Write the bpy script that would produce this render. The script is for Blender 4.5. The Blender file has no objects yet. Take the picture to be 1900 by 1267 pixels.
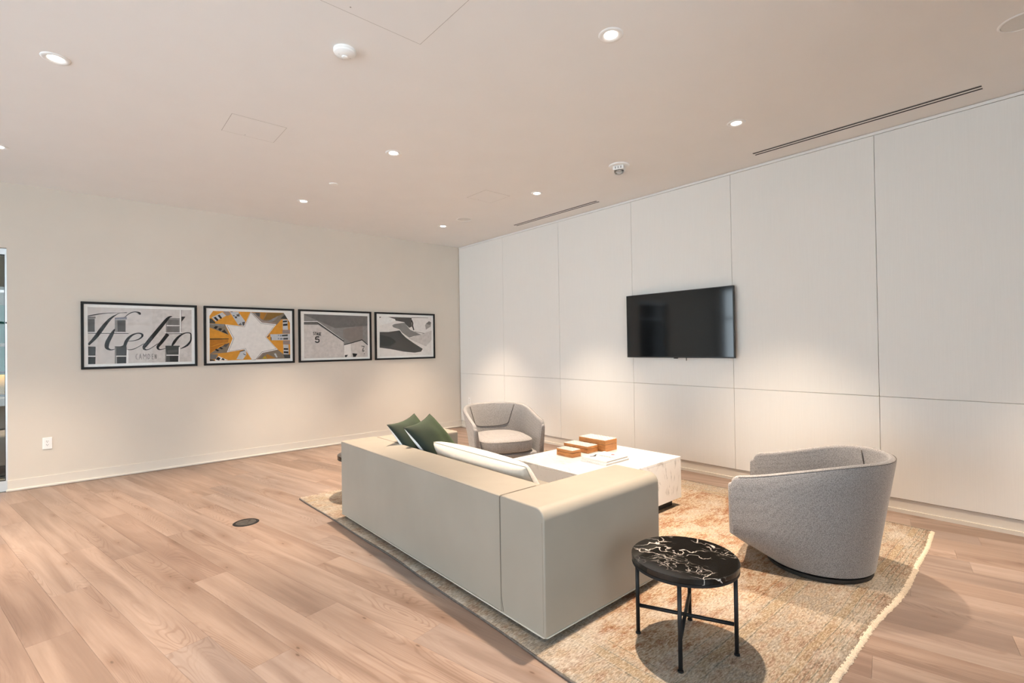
import bpy, bmesh, math, random
from mathutils import Vector, Matrix
random.seed(7)
PI = math.pi
scene = bpy.context.scene
COL = scene.collection

# ------------------------------------------------------------------ camera
CAM_H = 1.33658
YAW, PITCH, ROLL, FPX = 0.7158364, 0.0089519, 0.0151242, 916.358
def camera():
    f = Vector((math.sin(YAW)*math.cos(PITCH), math.cos(YAW)*math.cos(PITCH), math.sin(PITCH)))
    r = Vector((math.cos(YAW), -math.sin(YAW), 0)); d = f.cross(r)
    c, s = math.cos(ROLL), math.sin(ROLL)
    right = c*r + s*d; down = -s*r + c*d
    m = Matrix((( right.x, -down.x, -f.x, 0), (right.y, -down.y, -f.y, 0), (right.z, -down.z, -f.z, CAM_H), (0, 0, 0, 1)))
    cd = bpy.data.cameras.new('camera'); cd.sensor_width = 36.0; cd.lens = FPX/1900*36.0; cd.clip_start = 0.02
    o = bpy.data.objects.new('camera', cd); COL.objects.link(o); o.matrix_world = m
    scene.camera = o
camera()

# ------------------------------------------------------------------ light and exposure
SKY = 7.0               # overcast sky outside the windows behind the camera
SPOT_W = 640.0           # each ceiling downlight
SPOT_COL = (1.0, 0.80, 0.61)
scene.view_settings.view_transform = 'Standard'
scene.view_settings.look = 'None'
scene.view_settings.gamma = 1.0
scene.view_settings.use_curve_mapping = False
scene.view_settings.exposure = 0.10
scene.cycles.use_denoising = True
scene.cycles.max_bounces = 7
scene.cycles.diffuse_bounces = 4
scene.cycles.use_light_tree = False
scene.cycles.adaptive_threshold = 0.03
scene.cycles.glossy_bounces = 4
scene.cycles.transparent_max_bounces = 12
scene.cycles.sample_clamp_indirect = 6.0
scene.cycles.caustics_reflective = False
scene.cycles.caustics_refractive = False
world = bpy.data.worlds.new('overcast_sky'); scene.world = world; world.use_nodes = True
bgn = world.node_tree.nodes['Background']
bgn.inputs[0].default_value = (0.80, 0.905, 1.0, 1); bgn.inputs[1].default_value = SKY

# room extents (metres): the picture wall is y = YW, the panelled wall x = XW, the camera stands at x = y = 0
XW, YW, H = 4.775, 6.828, 3.0
XL, YR = -4.4, -1.9
RUG_Z = 0.012

# ------------------------------------------------------------------ materials
MATS = {}
def nodes_of(name):
    m = bpy.data.materials.new(name); m.use_nodes = True
    nt = m.node_tree; b = nt.nodes['Principled BSDF']
    MATS[name] = m
    return m, nt, b
def N(nt, kind, **kw):
    n = nt.nodes.new(kind)
    for k, v in kw.items():
        if k == 'inp':
            for kk, vv in v.items(): n.inputs[kk].default_value = vv
        else: setattr(n, k, v)
    return n
def L(nt, a, b): nt.links.new(a, b)
def ramp(nt, fac, stops):
    r = N(nt, 'ShaderNodeValToRGB'); e = r.color_ramp.elements
    while len(e) < len(stops): e.new(0.5)
    for el, (p, c) in zip(e, stops):
        el.position = p; el.color = (c[0], c[1], c[2], 1) if not isinstance(c, (int, float)) else (c, c, c, 1)
    if fac is not None: L(nt, fac, r.inputs[0])
    return r
def mixc(nt, fac, a, b, mode='MIX'):
    n = N(nt, 'ShaderNodeMix', data_type='RGBA', blend_type=mode)
    for sock, v in ((0, fac), (6, a), (7, b)):
        if hasattr(v, 'is_output'): L(nt, v, n.inputs[sock])
        elif isinstance(v, (int, float)): n.inputs[sock].default_value = v
        else: n.inputs[sock].default_value = (v[0], v[1], v[2], 1)
    return n.outputs[2]
def math_n(nt, op, a, b=None, c=None):
    n = N(nt, 'ShaderNodeMath', operation=op)
    for i, v in enumerate((a, b, c)):
        if v is None: continue
        if hasattr(v, 'is_output'): L(nt, v, n.inputs[i])
        else: n.inputs[i].default_value = v
    return n.outputs[0]
def coords(nt, scale=(1, 1, 1), kind='Object', rnd=False, loc=(0, 0, 0)):
    tc = N(nt, 'ShaderNodeTexCoord'); mp = N(nt, 'ShaderNodeMapping')
    mp.inputs['Scale'].default_value = scale; mp.inputs['Location'].default_value = loc
    src = tc.outputs[kind]
    if rnd:
        oi = N(nt, 'ShaderNodeObjectInfo'); cb = N(nt, 'ShaderNodeCombineXYZ')
        L(nt, math_n(nt, 'MULTIPLY', oi.outputs['Random'], 37.0), cb.inputs[0]); L(nt, math_n(nt, 'MULTIPLY', oi.outputs['Random'], 91.0), cb.inputs[1])
        L(nt, math_n(nt, 'MULTIPLY', oi.outputs['Random'], 53.0), cb.inputs[2])
        ad = N(nt, 'ShaderNodeVectorMath', operation='ADD'); L(nt, src, ad.inputs[0]); L(nt, cb.outputs[0], ad.inputs[1]); src = ad.outputs[0]
    L(nt, src, mp.inputs[0])
    return mp.outputs[0]
def noise(nt, vec, scale, detail=3, rough=0.5, dist=0.0):
    n = N(nt, 'ShaderNodeTexNoise', inp={'Scale': scale, 'Detail': detail, 'Roughness': rough, 'Distortion': dist})
    if vec is not None: L(nt, vec, n.inputs['Vector'])
    return n.outputs['Fac']
def bump(nt, b, height, strength, dist=0.01):
    bp = N(nt, 'ShaderNodeBump', inp={'Strength': strength, 'Distance': dist})
    L(nt, height, bp.inputs['Height']); L(nt, bp.outputs[0], b.inputs['Normal'])
def simple(name, col, rough=0.6, var=0.04, scale=8.0, metal=0.0, bmp=0.0, bscale=200.0, spec=0.5, coat=0.0):
    """a plain finish with a slight procedural unevenness"""
    m, nt, b = nodes_of(name)
    v = coords(nt); f = noise(nt, v, scale)
    lo = [c*(1-var) for c in col]; hi = [min(1, c*(1+var)) for c in col]
    L(nt, ramp(nt, f, [(0.3, lo), (0.7, hi)]).outputs[0], b.inputs['Base Color'])
    b.inputs['Roughness'].default_value = rough; b.inputs['Metallic'].default_value = metal
    b.inputs['Specular IOR Level'].default_value = spec; b.inputs['Coat Weight'].default_value = coat
    if bmp: bump(nt, b, noise(nt, v, bscale, 2), bmp, 0.002)
    return m
def emitter(name, col, strength):
    m, nt, b = nodes_of(name)
    b.inputs['Base Color'].default_value = (*col, 1); b.inputs['Emission Color'].default_value = (*col, 1)
    b.inputs['Emission Strength'].default_value = strength
    return m
def glass(name, tint=(1, 1, 1), refl=1.0, rough=0.0):
    m = bpy.data.materials.new(name); m.use_nodes = True; nt = m.node_tree; MATS[name] = m
    nt.nodes.clear()
    out = N(nt, 'ShaderNodeOutputMaterial'); tr = N(nt, 'ShaderNodeBsdfTransparent', inp={'Color': (*tint, 1)})
    gl = N(nt, 'ShaderNodeBsdfGlossy', inp={'Roughness': rough}); fr = N(nt, 'ShaderNodeFresnel', inp={'IOR': 1.45})
    mx = N(nt, 'ShaderNodeMixShader'); L(nt, math_n(nt, 'MULTIPLY', fr.outputs[0], refl), mx.inputs[0])
    L(nt, tr.outputs[0], mx.inputs[1]); L(nt, gl.outputs[0], mx.inputs[2]); L(nt, mx.outputs[0], out.inputs[0])
    return m

simple('ceiling_paint', (0.83, 0.815, 0.795), 0.9, 0.01, 3, bmp=0.03)
simple('wall_paint', (0.665, 0.61, 0.535), 0.85, 0.012, 3, bmp=0.05)
simple('base_paint', (0.69, 0.64, 0.57), 0.6, 0.01, 3)
simple('white_trim', (0.82, 0.81, 0.78), 0.5, 0.01, 3)
simple('panel_gap', (0.30, 0.28, 0.25), 0.9, 0.02)
simple('white_plastic', (0.86, 0.85, 0.83), 0.4, 0.01, 20)
simple('speaker_mesh', (0.70, 0.695, 0.67), 0.7, 0.05, 400)
simple('black_slot', (0.01, 0.01, 0.011), 0.6, 0.1)
simple('dark_line', (0.34, 0.31, 0.28), 0.8, 0.1)
simple('aluminium', (0.62, 0.64, 0.65), 0.35, 0.03, 12, metal=0.6)
simple('black_rubber', (0.012, 0.012, 0.012), 0.6, 0.1)
simple('black_frame', (0.010, 0.010, 0.010), 0.55, 0.1, 30, spec=0.25)
simple('mat_board', (0.92, 0.905, 0.88), 0.8, 0.01, 60)
simple('black_metal', (0.009, 0.009, 0.0095), 0.5, 0.1, 40, spec=0.3)
simple('tv_plastic', (0.012, 0.012, 0.013), 0.35, 0.1, 40)
simple('tv_screen', (0.006, 0.007, 0.008), 0.07, 0.1, 4, spec=0.6)
simple('floor_box_metal', (0.075, 0.068, 0.06), 0.4, 0.15, 60, metal=0.5)
simple('plinth_black', (0.02, 0.018, 0.016), 0.6, 0.1)
simple('chrome', (0.6, 0.6, 0.6), 0.2, 0.05, 20, metal=1.0)
simple('green_velvet', (0.0065, 0.0165, 0.009), 0.75, 0.25, 9, bmp=0.15, bscale=260)
MATS['green_velvet'].node_tree.nodes['Principled BSDF'].inputs['Sheen Weight'].default_value = 0.16
MATS['green_velvet'].node_tree.nodes['Principled BSDF'].inputs['Sheen Tint'].default_value = (0.55, 0.75, 0.25, 1)
simple('white_linen', (0.84, 0.83, 0.81), 0.9, 0.04, 120, bmp=0.3, bscale=300)
simple('cream_linen', (0.66, 0.58, 0.49), 0.9, 0.03, 60, bmp=0.2, bscale=300)
simple('boucle', (0.64, 0.615, 0.575), 0.95, 0.14, 150, bmp=0.8, bscale=140)
simple('dark_piping', (0.02, 0.022, 0.018), 0.7, 0.1)
simple('seam_thread', (0.17, 0.14, 0.115), 0.8, 0.1, 80)
simple('hem_piping', (0.46, 0.43, 0.37), 0.5, 0.05, 80)
simple('chair_seam_and_shade', (0.10, 0.09, 0.085), 0.9, 0.1, 80)  # seam thread, and the painted shade below the seat cushion
simple('box_inlay', (0.88, 0.85, 0.79), 0.45, 0.15, 300)
simple('box_gap', (0.10, 0.045, 0.015), 0.8, 0.1)
simple('book_white', (0.84, 0.83, 0.81), 0.45, 0.02, 40)
simple('book_pages', (0.66, 0.60, 0.54), 0.9, 0.18, 500)
simple('ink_black', (0.02, 0.02, 0.022), 0.6, 0.1)
simple('ink_red', (0.48, 0.05, 0.06), 0.6, 0.1)
simple('fringe', (0.60, 0.50, 0.385), 0.95, 0.15, 160)
simple('rug_binding', (0.10, 0.085, 0.075), 0.95, 0.3, 60)
simple('teal', (0.05, 0.36, 0.31), 0.6, 0.15, 3)
simple('yellow', (0.62, 0.34, 0.02), 0.6, 0.1, 6)
simple('grey_bench', (0.26, 0.23, 0.21), 0.8, 0.1, 6)
simple('far_floor', (0.42, 0.39, 0.36), 0.5, 0.1, 4)
simple('far_wall', (0.66, 0.65, 0.60), 0.8, 0.05, 4)
simple('window_frame', (0.09, 0.09, 0.09), 0.5, 0.05)
glass('window_glass', (0.96, 0.98, 0.98))
glass('door_glass', (0.93, 0.97, 0.96))
glass('picture_glass', (0.985, 0.99, 0.99), 0.12)
glass('strobe_lens', (0.9, 0.9, 0.9), 1.5)
emitter('downlight_lens', (1.0, 0.93, 0.84), 14.0)

def wall_panel_mat():
    m, nt, b = nodes_of('panel_veneer')
    v = coords(nt, (1, 220, 3.5)); v2 = coords(nt, (1, 1, 1))
    g = noise(nt, v, 1.0, 3, 0.6); t = noise(nt, v2, 1.4, 2)
    c = mixc(nt, g, (0.76, 0.745, 0.71), (0.83, 0.815, 0.78))
    c = mixc(nt, math_n(nt, 'MULTIPLY', t, 0.25), c, (0.76, 0.74, 0.70))
    L(nt, c, b.inputs['Base Color']); b.inputs['Roughness'].default_value = 0.62
    bump(nt, b, g, 0.12, 0.002)
wall_panel_mat()
def wood_floor():
    m, nt, b = nodes_of('oak_plank')
    oi = N(nt, 'ShaderNodeObjectInfo')
    v1 = coords(nt, (10, 0.8, 1), rnd=True); v2 = coords(nt, (95, 2.4, 1), rnd=True); v3 = coords(nt, (5.0, 0.55, 1), rnd=True); vk = coords(nt, (5.2, 1.9, 1), rnd=True)
    base = ramp(nt, oi.outputs['Random'], [(0.0, (0.265, 0.185, 0.145)), (0.2, (0.335, 0.248, 0.20)), (0.4, (0.275, 0.212, 0.181)), (0.6, (0.35, 0.265, 0.217)), (0.8, (0.30, 0.216, 0.17)), (1.0, (0.25, 0.191, 0.16))]).outputs[0]
    g1 = noise(nt, v1, 1.0, 4, 0.55, 0.6)
    c = mixc(nt, ramp(nt, g1, [(0.36, 0.0), (0.66, 1.0)]).outputs[0], mixc(nt, 1.0, base, (0.66, 0.62, 0.60), 'MULTIPLY'), base)
    g2 = noise(nt, v2, 1.0, 4, 0.6)
    c = mixc(nt, ramp(nt, g2, [(0.35, 0.30), (0.58, 0.0)]).outputs[0], c, mixc(nt, 1.0, c, (0.80, 0.755, 0.73), 'MULTIPLY'))
    # cathedral grain: contour lines of a stretched noise, only in patches
    f = noise(nt, v3, 1.0, 1.5, 0.45, 0.35)
    lines = math_n(nt, 'SINE', math_n(nt, 'MULTIPLY', f, 330.0))
    lines = ramp(nt, lines, [(0.25, 0.0), (0.95, 1.0)]).outputs[0]
    patch = ramp(nt, noise(nt, coords(nt, (4.5, 0.9, 1), rnd=True, loc=(3, 5, 0)), 1.0, 2), [(0.46, 0.0), (0.60, 0.55)]).outputs[0]
    c = mixc(nt, math_n(nt, 'MULTIPLY', lines, patch), c, mixc(nt, 1.0, c, (0.66, 0.58, 0.53), 'MULTIPLY'))
    # knots
    vo = N(nt, 'ShaderNodeTexVoronoi', voronoi_dimensions='2D', inp={'Scale': 1.0, 'Randomness': 1.0}); L(nt, vk, vo.inputs['Vector'])
    pick = math_n(nt, 'GREATER_THAN', N_sep(nt, vo.outputs['Color']), 0.6)
    halo = math_n(nt, 'MULTIPLY', ramp(nt, vo.outputs['Distance'], [(0.02, 0.55), (0.22, 0.0)]).outputs[0], pick)
    core = math_n(nt, 'MULTIPLY', ramp(nt, vo.outputs['Distance'], [(0.014, 0.9), (0.034, 0.0)]).outputs[0], pick)
    c = mixc(nt, halo, c, mixc(nt, 1.0, c, (0.66, 0.54, 0.45), 'MULTIPLY'))
    c = mixc(nt, core, c, (0.10, 0.06, 0.04))
    L(nt, c, b.inputs['Base Color']); b.inputs['Roughness'].default_value = 0.46; b.inputs['Specular IOR Level'].default_value = 0.4
    bump(nt, b, g2, 0.06, 0.002)
def N_sep(nt, col):
    s = N(nt, 'ShaderNodeSeparateColor'); L(nt, col, s.inputs[0]); return s.outputs[0]
wood_floor()
simple('floor_joint', (0.26, 0.19, 0.145), 0.8, 0.1)
def leather():
    m, nt, b = nodes_of('taupe_leather')
    v = coords(nt); f = noise(nt, v, 2.2, 3); fine = noise(nt, v, 420, 2)
    L(nt, ramp(nt, f, [(0.3, (0.29, 0.260, 0.216)), (0.7, (0.325, 0.292, 0.245))]).outputs[0], b.inputs['Base Color'])
    b.inputs['Roughness'].default_value = 0.47; b.inputs['Specular IOR Level'].default_value = 0.45
    w = noise(nt, coords(nt, (2.2, 2.2, 1.4)), 1.6, 2)
    h = math_n(nt, 'ADD', math_n(nt, 'MULTIPLY', fine, 0.10), math_n(nt, 'MULTIPLY', w, 6.0))
    bump(nt, b, h, 0.22, 0.004)
leather()
def chair_fabric():
    m, nt, b = nodes_of('grey_weave')
    v = coords(nt)
    vo = N(nt, 'ShaderNodeTexVoronoi', inp={'Scale': 230.0, 'Randomness': 0.75}); L(nt, v, vo.inputs['Vector'])
    d = vo.outputs['Distance']
    c = ramp(nt, d, [(0.12, (0.44, 0.418, 0.410)), (0.60, (0.22, 0.209, 0.206))]).outputs[0]
    L(nt, c, b.inputs['Base Color']); b.inputs['Roughness'].default_value = 0.9; b.inputs['Specular IOR Level'].default_value = 0.2
    b.inputs['Sheen Weight'].default_value = 0.25
    bump(nt, b, d, 0.35, 0.002)
chair_fabric()
def white_marble():
    m, nt, b = nodes_of('white_marble')
    tc = N(nt, 'ShaderNodeTexCoord'); mp = N(nt, 'ShaderNodeMapping')
    mp.inputs['Rotation'].default_value = (0.75, 0.65, 0.3); mp.inputs['Scale'].default_value = (5.5, 4.0, 1.5); L(nt, tc.outputs['Object'], mp.inputs[0])
    v = mp.outputs[0]
    n = noise(nt, v, 1.3, 5, 0.6, 0.8)
    vein = ramp(nt, math_n(nt, 'ABSOLUTE', math_n(nt, 'SUBTRACT', n, 0.5)), [(0.0, 1.0), (0.03, 0.0)]).outputs[0]
    mask = ramp(nt, noise(nt, coords(nt), 9.0, 2), [(0.48, 0.0), (0.64, 0.8)]).outputs[0]
    cloud = noise(nt, v, 0.8, 3)
    c = mixc(nt, cloud, (0.87, 0.86, 0.84), (0.80, 0.785, 0.77))
    c = mixc(nt, math_n(nt, 'MULTIPLY', vein, mask), c, (0.40, 0.38, 0.37))
    sp = ramp(nt, noise(nt, v, 16.0, 2), [(0.70, 0.0), (0.75, 0.6)]).outputs[0]
    c = mixc(nt, sp, c, (0.45, 0.43, 0.41))
    L(nt, c, b.inputs['Base Color']); b.inputs['Roughness'].default_value = 0.28
white_marble()
def black_marble():
    m, nt, b = nodes_of('black_marble')
    v0 = coords(nt)
    nv = N(nt, 'ShaderNodeTexNoise', inp={'Scale': 9.0, 'Detail': 4.0}); L(nt, v0, nv.inputs['Vector'])
    sc = N(nt, 'ShaderNodeVectorMath', operation='MULTIPLY_ADD'); L(nt, nv.outputs['Color'], sc.inputs[0]); sc.inputs[1].default_value = (0.17, 0.17, 0.17); L(nt, v0, sc.inputs[2])
    def edges(scale, wid, loc):
        mp = N(nt, 'ShaderNodeMapping'); mp.inputs['Location'].default_value = loc; mp.inputs['Scale'].default_value = (1, 1.7, 1); L(nt, sc.outputs[0], mp.inputs[0])
        vo = N(nt, 'ShaderNodeTexVoronoi', feature='DISTANCE_TO_EDGE', inp={'Scale': scale}); L(nt, mp.outputs[0], vo.inputs['Vector'])
        return ramp(nt, vo.outputs['Distance'], [(0.0, 1.0), (wid, 0.0)]).outputs[0]
    m1 = ramp(nt, noise(nt, v0, 6.0, 2), [(0.50, 0.0), (0.58, 1.0)]).outputs[0]
    m2 = ramp(nt, noise(nt, coords(nt, loc=(4, 2, 0)), 5.0, 2), [(0.56, 0.0), (0.68, 0.9)]).outputs[0]
    a = math_n(nt, 'MULTIPLY', edges(7.0, 0.022, (0.3, 0.1, 0)), m1); a2 = math_n(nt, 'MULTIPLY', edges(24.0, 0.05, (1.7, 0.4, 0)), m2)
    v = math_n(nt, 'MAXIMUM', a, math_n(nt, 'MULTIPLY', a2, 0.8))
    c = mixc(nt, v, (0.008, 0.007, 0.006), (0.72, 0.66, 0.61))
    L(nt, c, b.inputs['Base Color']); b.inputs['Roughness'].default_value = 0.08; b.inputs['Specular IOR Level'].default_value = 0.55
black_marble()
def box_wood():
    m, nt, b = nodes_of('amber_wood')
    f = noise(nt, coords(nt, (9, 9, 60), rnd=True), 1.0, 4, 0.6, 0.8)
    L(nt, ramp(nt, f, [(0.3, (0.33, 0.125, 0.035)), (0.55, (0.50, 0.215, 0.065)), (0.75, (0.60, 0.29, 0.10))]).outputs[0], b.inputs['Base Color'])
    b.inputs['Roughness'].default_value = 0.4
box_wood()
def rug_mat():
    m, nt, b = nodes_of('faded_rug')
    tc = N(nt, 'ShaderNodeTexCoord'); sx = N(nt, 'ShaderNodeSeparateXYZ'); L(nt, tc.outputs['Object'], sx.inputs[0])
    hx, hy = 1.48, 1.95
    dx = math_n(nt, 'SUBTRACT', hx, math_n(nt, 'ABSOLUTE', sx.outputs[0])); dy = math_n(nt, 'SUBTRACT', hy, math_n(nt, 'ABSOLUTE', sx.outputs[1]))
    wob = math_n(nt, 'MULTIPLY', math_n(nt, 'SUBTRACT', noise(nt, coords(nt), 3.0, 2), 0.5), 0.03)
    d = math_n(nt, 'ADD', math_n(nt, 'MINIMUM', math_n(nt, 'ADD', dx, 0.16), dy), wob)
    big = noise(nt, coords(nt, (1.6, 2.6, 1)), 2.4, 6, 0.65, 0.5); mid = noise(nt, coords(nt, (3, 10, 1)), 3.2, 5, 0.7); fine = noise(nt, coords(nt, (42, 150, 1)), 1.0, 4, 0.75); pile = noise(nt, coords(nt), 330, 2, 0.6)
    mott = math_n(nt, 'ADD', math_n(nt, 'MULTIPLY', big, 0.5), math_n(nt, 'MULTIPLY', mid, 0.5))
    field = ramp(nt, mott, [(0.36, (0.215, 0.092, 0.048)), (0.43, (0.30, 0.155, 0.085)), (0.485, (0.355, 0.235, 0.145)), (0.53, (0.48, 0.385, 0.285)), (0.58, (0.34, 0.235, 0.155)), (0.66, (0.42, 0.35, 0.28))]).outputs[0]
    bord = ramp(nt, mott, [(0.36, (0.22, 0.155, 0.115)), (0.44, (0.31, 0.215, 0.155)), (0.50, (0.39, 0.315, 0.235)), (0.56, (0.31, 0.27, 0.225)), (0.64, (0.45, 0.39, 0.31))]).outputs[0]
    och = ramp(nt, mid, [(0.35, (0.27, 0.19, 0.10)), (0.65, (0.38, 0.28, 0.155))]).outputs[0]
    def band(lo, hi, s=0.006):
        a = ramp_math(nt, d, lo, s); bb = ramp_math(nt, d, hi, s)
        return math_n(nt, 'SUBTRACT', a, bb)
    c = mixc(nt, ramp_math(nt, d, 0.43, 0.06), bord, field)
    c = mixc(nt, math_n(nt, 'MULTIPLY', band(0.352, 0.395), math_n(nt, 'MULTIPLY', mid, 0.9)), c, och)
    c = mixc(nt, math_n(nt, 'MULTIPLY', band(0.108, 0.142), math_n(nt, 'MULTIPLY', mid, 0.9)), c, och)
    ln = 0.0
    for e in (0.035, 0.058, 0.080, 0.103, 0.148, 0.342, 0.402, 0.46):
        x = band(e-0.002, e+0.002, 0.003); ln = x if isinstance(ln, float) else math_n(nt, 'MAXIMUM', ln, x)
    c = mixc(nt, math_n(nt, 'MULTIPLY', ln, math_n(nt, 'MULTIPLY', mid, 1.3)), c, (0.12, 0.13, 0.10))
    pn = noise(nt, coords(nt, (1.0, 1.7, 1), loc=(2.3, 0.7, 0)), 2.1, 6, 0.72)
    c = mixc(nt, ramp(nt, pn, [(0.50, 0.0), (0.60, 0.62)]).outputs[0], c, (0.50, 0.45, 0.39))
    c = mixc(nt, ramp(nt, fine, [(0.36, 0.75), (0.5, 0.0)]).outputs[0], c, mixc(nt, 1.0, c, (0.40, 0.39, 0.38), 'MULTIPLY'))
    c = mixc(nt, ramp(nt, fine, [(0.52, 0.0), (0.66, 0.6)]).outputs[0], c, (0.66, 0.60, 0.53))
    c = mixc(nt, 1.0, c, (0.88, 0.86, 0.84), 'MULTIPLY')
    c = mixc(nt, ramp(nt, pile, [(0.35, 0.4), (0.55, 0.0)]).outputs[0], c, mixc(nt, 1.0, c, (0.6, 0.6, 0.6), 'MULTIPLY'))
    L(nt, c, b.inputs['Base Color']); b.inputs['Roughness'].default_value = 0.97; b.inputs['Specular IOR Level'].default_value = 0.1
    bump(nt, b, math_n(nt, 'ADD', fine, pile), 0.5, 0.004)
def ramp_math(nt, d, at, soft):
    n = N(nt, 'ShaderNodeMapRange', interpolation_type='SMOOTHSTEP', inp={'From Min': at-soft/2, 'From Max': at+soft/2}); L(nt, d, n.inputs['Value']); return n.outputs[0]
rug_mat()
ART = {'k': (.014, .014, .014), 'g1': (.018, .016, .014), 'g2': (.03, .03, .03), 'g3': (.05, .052, .05), 'g4': (.085, .083, .08), 'g5': (.16, .15, .145), 'g5b': (.24, .21, .195),
       'g6': (.25, .24, .23), 'g6b': (.40, .37, .35), 'g7': (.2, .19, .18), 'w1': (.62, .575, .55), 'w2': (.80, .76, .73), 'w3': (.86, .84, .82), 'b2': (.22, .22, .26), 'bl': (.55, .56, .58), 'bl2': (.2, .24, .3),
       'or': (.68, .30, .035), 'or2': (.46, .17, .015), 'or3': (.42, .19, .03), 'or4': (.48, .33, .02), 'br': (.30, .235, .21), 'br2': (.22, .175, .13), 'br3': (.24, .13, .03)}
for k_, c_ in ART.items(): simple('print_' + k_, c_, 0.85, 0.10 if k_ in ('or', 'or2', 'or3', 'w1', 'g6', 'g5') else 0.05, 30)

# ------------------------------------------------------------------ mesh helpers
def tag(o, label=None, cat=None, group=None, kind=None):
    if label: o['label'] = label
    if cat: o['category'] = cat
    if group: o['group'] = group
    if kind: o['kind'] = kind
    return o
def empty(name, loc=(0, 0, 0), rz=0.0, label=None, cat=None, group=None, kind=None):
    o = bpy.data.objects.new(name, None); o.empty_display_size = 0.1; COL.objects.link(o)
    o.location = loc; o.rotation_euler = (0, 0, rz)
    return tag(o, label, cat, group, kind)
def link(name, me, parent=None, loc=(0, 0, 0), rot=None):
    o = bpy.data.objects.new(name, me); COL.objects.link(o); o.location = loc
    if rot: o.rotation_euler = rot
    if parent: o.parent = parent
    return o
def mk(name, verts, faces, mat, parent=None, smooth=False, off=None, loc=(0, 0, 0), mats=None, fm=None, fix=True):
    """one mesh object; off: world point taken as the mesh origin"""
    if off is not None: verts = [(v[0]-off[0], v[1]-off[1], v[2]-off[2]) for v in verts]
    me = bpy.data.meshes.new(name); me.from_pydata([tuple(v) for v in verts], [], faces)
    for mt in (mats or [mat]): me.materials.append(MATS[mt])
    if fm: me.polygons.foreach_set('material_index', fm)
    if smooth: me.polygons.foreach_set('use_smooth', [True]*len(me.polygons))
    if fix:
        bm = bmesh.new(); bm.from_mesh(me); bmesh.ops.recalc_face_normals(bm, faces=bm.faces); bm.to_mesh(me); bm.free()
    me.update()
    return link(name, me, parent, loc)
def cube_vf(x0, x1, y0, y1, z0, z1, n=0):
    v = [(x0, y0, z0), (x1, y0, z0), (x1, y1, z0), (x0, y1, z0), (x0, y0, z1), (x1, y0, z1), (x1, y1, z1), (x0, y1, z1)]
    f = [(0, 3, 2, 1), (4, 5, 6, 7), (0, 1, 5, 4), (1, 2, 6, 5), (2, 3, 7, 6), (3, 0, 4, 7)]
    return v, [tuple(i+n for i in q) for q in f]
def boxes(name, lst, mat, parent=None, off=None, loc=(0, 0, 0)):
    V, F = [], []
    for b in lst:
        v, f = cube_vf(*b, n=len(V)); V += v; F += f
    return mk(name, V, F, mat, parent, off=off, loc=loc)
def bevel_obj(o, w, seg=3, angle=0.6, smooth=True):
    me = o.data; bm = bmesh.new(); bm.from_mesh(me)
    ed = [e for e in bm.edges if len(e.link_faces) == 2 and e.calc_face_angle(0) > angle]
    bmesh.ops.bevel(bm, geom=ed, offset=w, segments=seg, profile=0.5, affect='EDGES', clamp_overlap=True)
    if smooth:
        for f in bm.faces: f.smooth = True
    bm.to_mesh(me); bm.free()
    if smooth:
        me.set_sharp_from_angle(angle=0.9)
        wn = o.modifiers.new('weighted_normals', 'WEIGHTED_NORMAL'); wn.weight = 100; wn.keep_sharp = True
    return o
def bbox(name, b, mat, parent=None, bev=0.004, seg=2, off=None, loc=(0, 0, 0)):
    o = boxes(name, [b], mat, parent, off, loc)
    if bev: bevel_obj(o, bev, seg, smooth=seg > 1)
    return o
def lathe(name, prof, mat, parent=None, n=32, loc=(0, 0, 0), c=(0, 0, 0), smooth=True, sharp=0.6):
    V, F, rings = [], [], []
    for r, z in prof:
        if r < 1e-6: rings.append([len(V)]); V.append((c[0], c[1], c[2]+z))
        else:
            rings.append(list(range(len(V), len(V)+n)))
            V += [(c[0]+r*math.cos(2*PI*i/n), c[1]+r*math.sin(2*PI*i/n), c[2]+z) for i in range(n)]
    for a, b in zip(rings[:-1], rings[1:]):
        for i in range(n):
            j = (i+1) % n
            q = [a[i % len(a)], a[j % len(a)], b[j % len(b)], b[i % len(b)]]
            q = list(dict.fromkeys(q))
            if len(q) > 2: F.append(tuple(q))
    o = mk(name, V, F, mat, parent, smooth, loc=loc)
    if smooth: o.data.set_sharp_from_angle(angle=sharp)
    return o
def tube_vf(pts, r, n=8, base=0, closed=False):
    P = [Vector(p) for p in pts]; V, F = [], []
    m = len(P); up = None
    for i, p in enumerate(P):
        t = (P[(i+1) % m] - P[i-1]) if closed else (P[min(i+1, m-1)] - P[max(i-1, 0)])
        t.normalize()
        if up is None: up = Vector((0, 0, 1)) if abs(t.z) < 0.9 else Vector((1, 0, 0))
        a = t.cross(up); a.normalize(); b2 = a.cross(t); up = b2
        rr = r[i] if isinstance(r, (list, tuple)) else r
        V += [p + a*(rr*math.cos(2*PI*k/n)) + b2*(rr*math.sin(2*PI*k/n)) for k in range(n)]
    for i in range(m if closed else m-1):
        j = (i+1) % m
        for k in range(n): F.append((base+i*n+k, base+i*n+(k+1) % n, base+j*n+(k+1) % n, base+j*n+k))
    if not closed:
        F.append(tuple(base+k for k in range(n))); F.append(tuple(base+(m-1)*n+k for k in range(n)))
    return V, F
def tube(name, pts, r, mat, parent=None, n=8, off=None, closed=False):
    V, F = tube_vf(pts, r, n, 0, closed)
    return mk(name, V, F, mat, parent, True, off)
def tubes(name, lst, r, mat, parent=None, n=6, off=None):
    V, F = [], []
    for pts in lst:
        v, f = tube_vf(pts, r, n, len(V)); V += v; F += f
    return mk(name, V, F, mat, parent, True, off)
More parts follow.
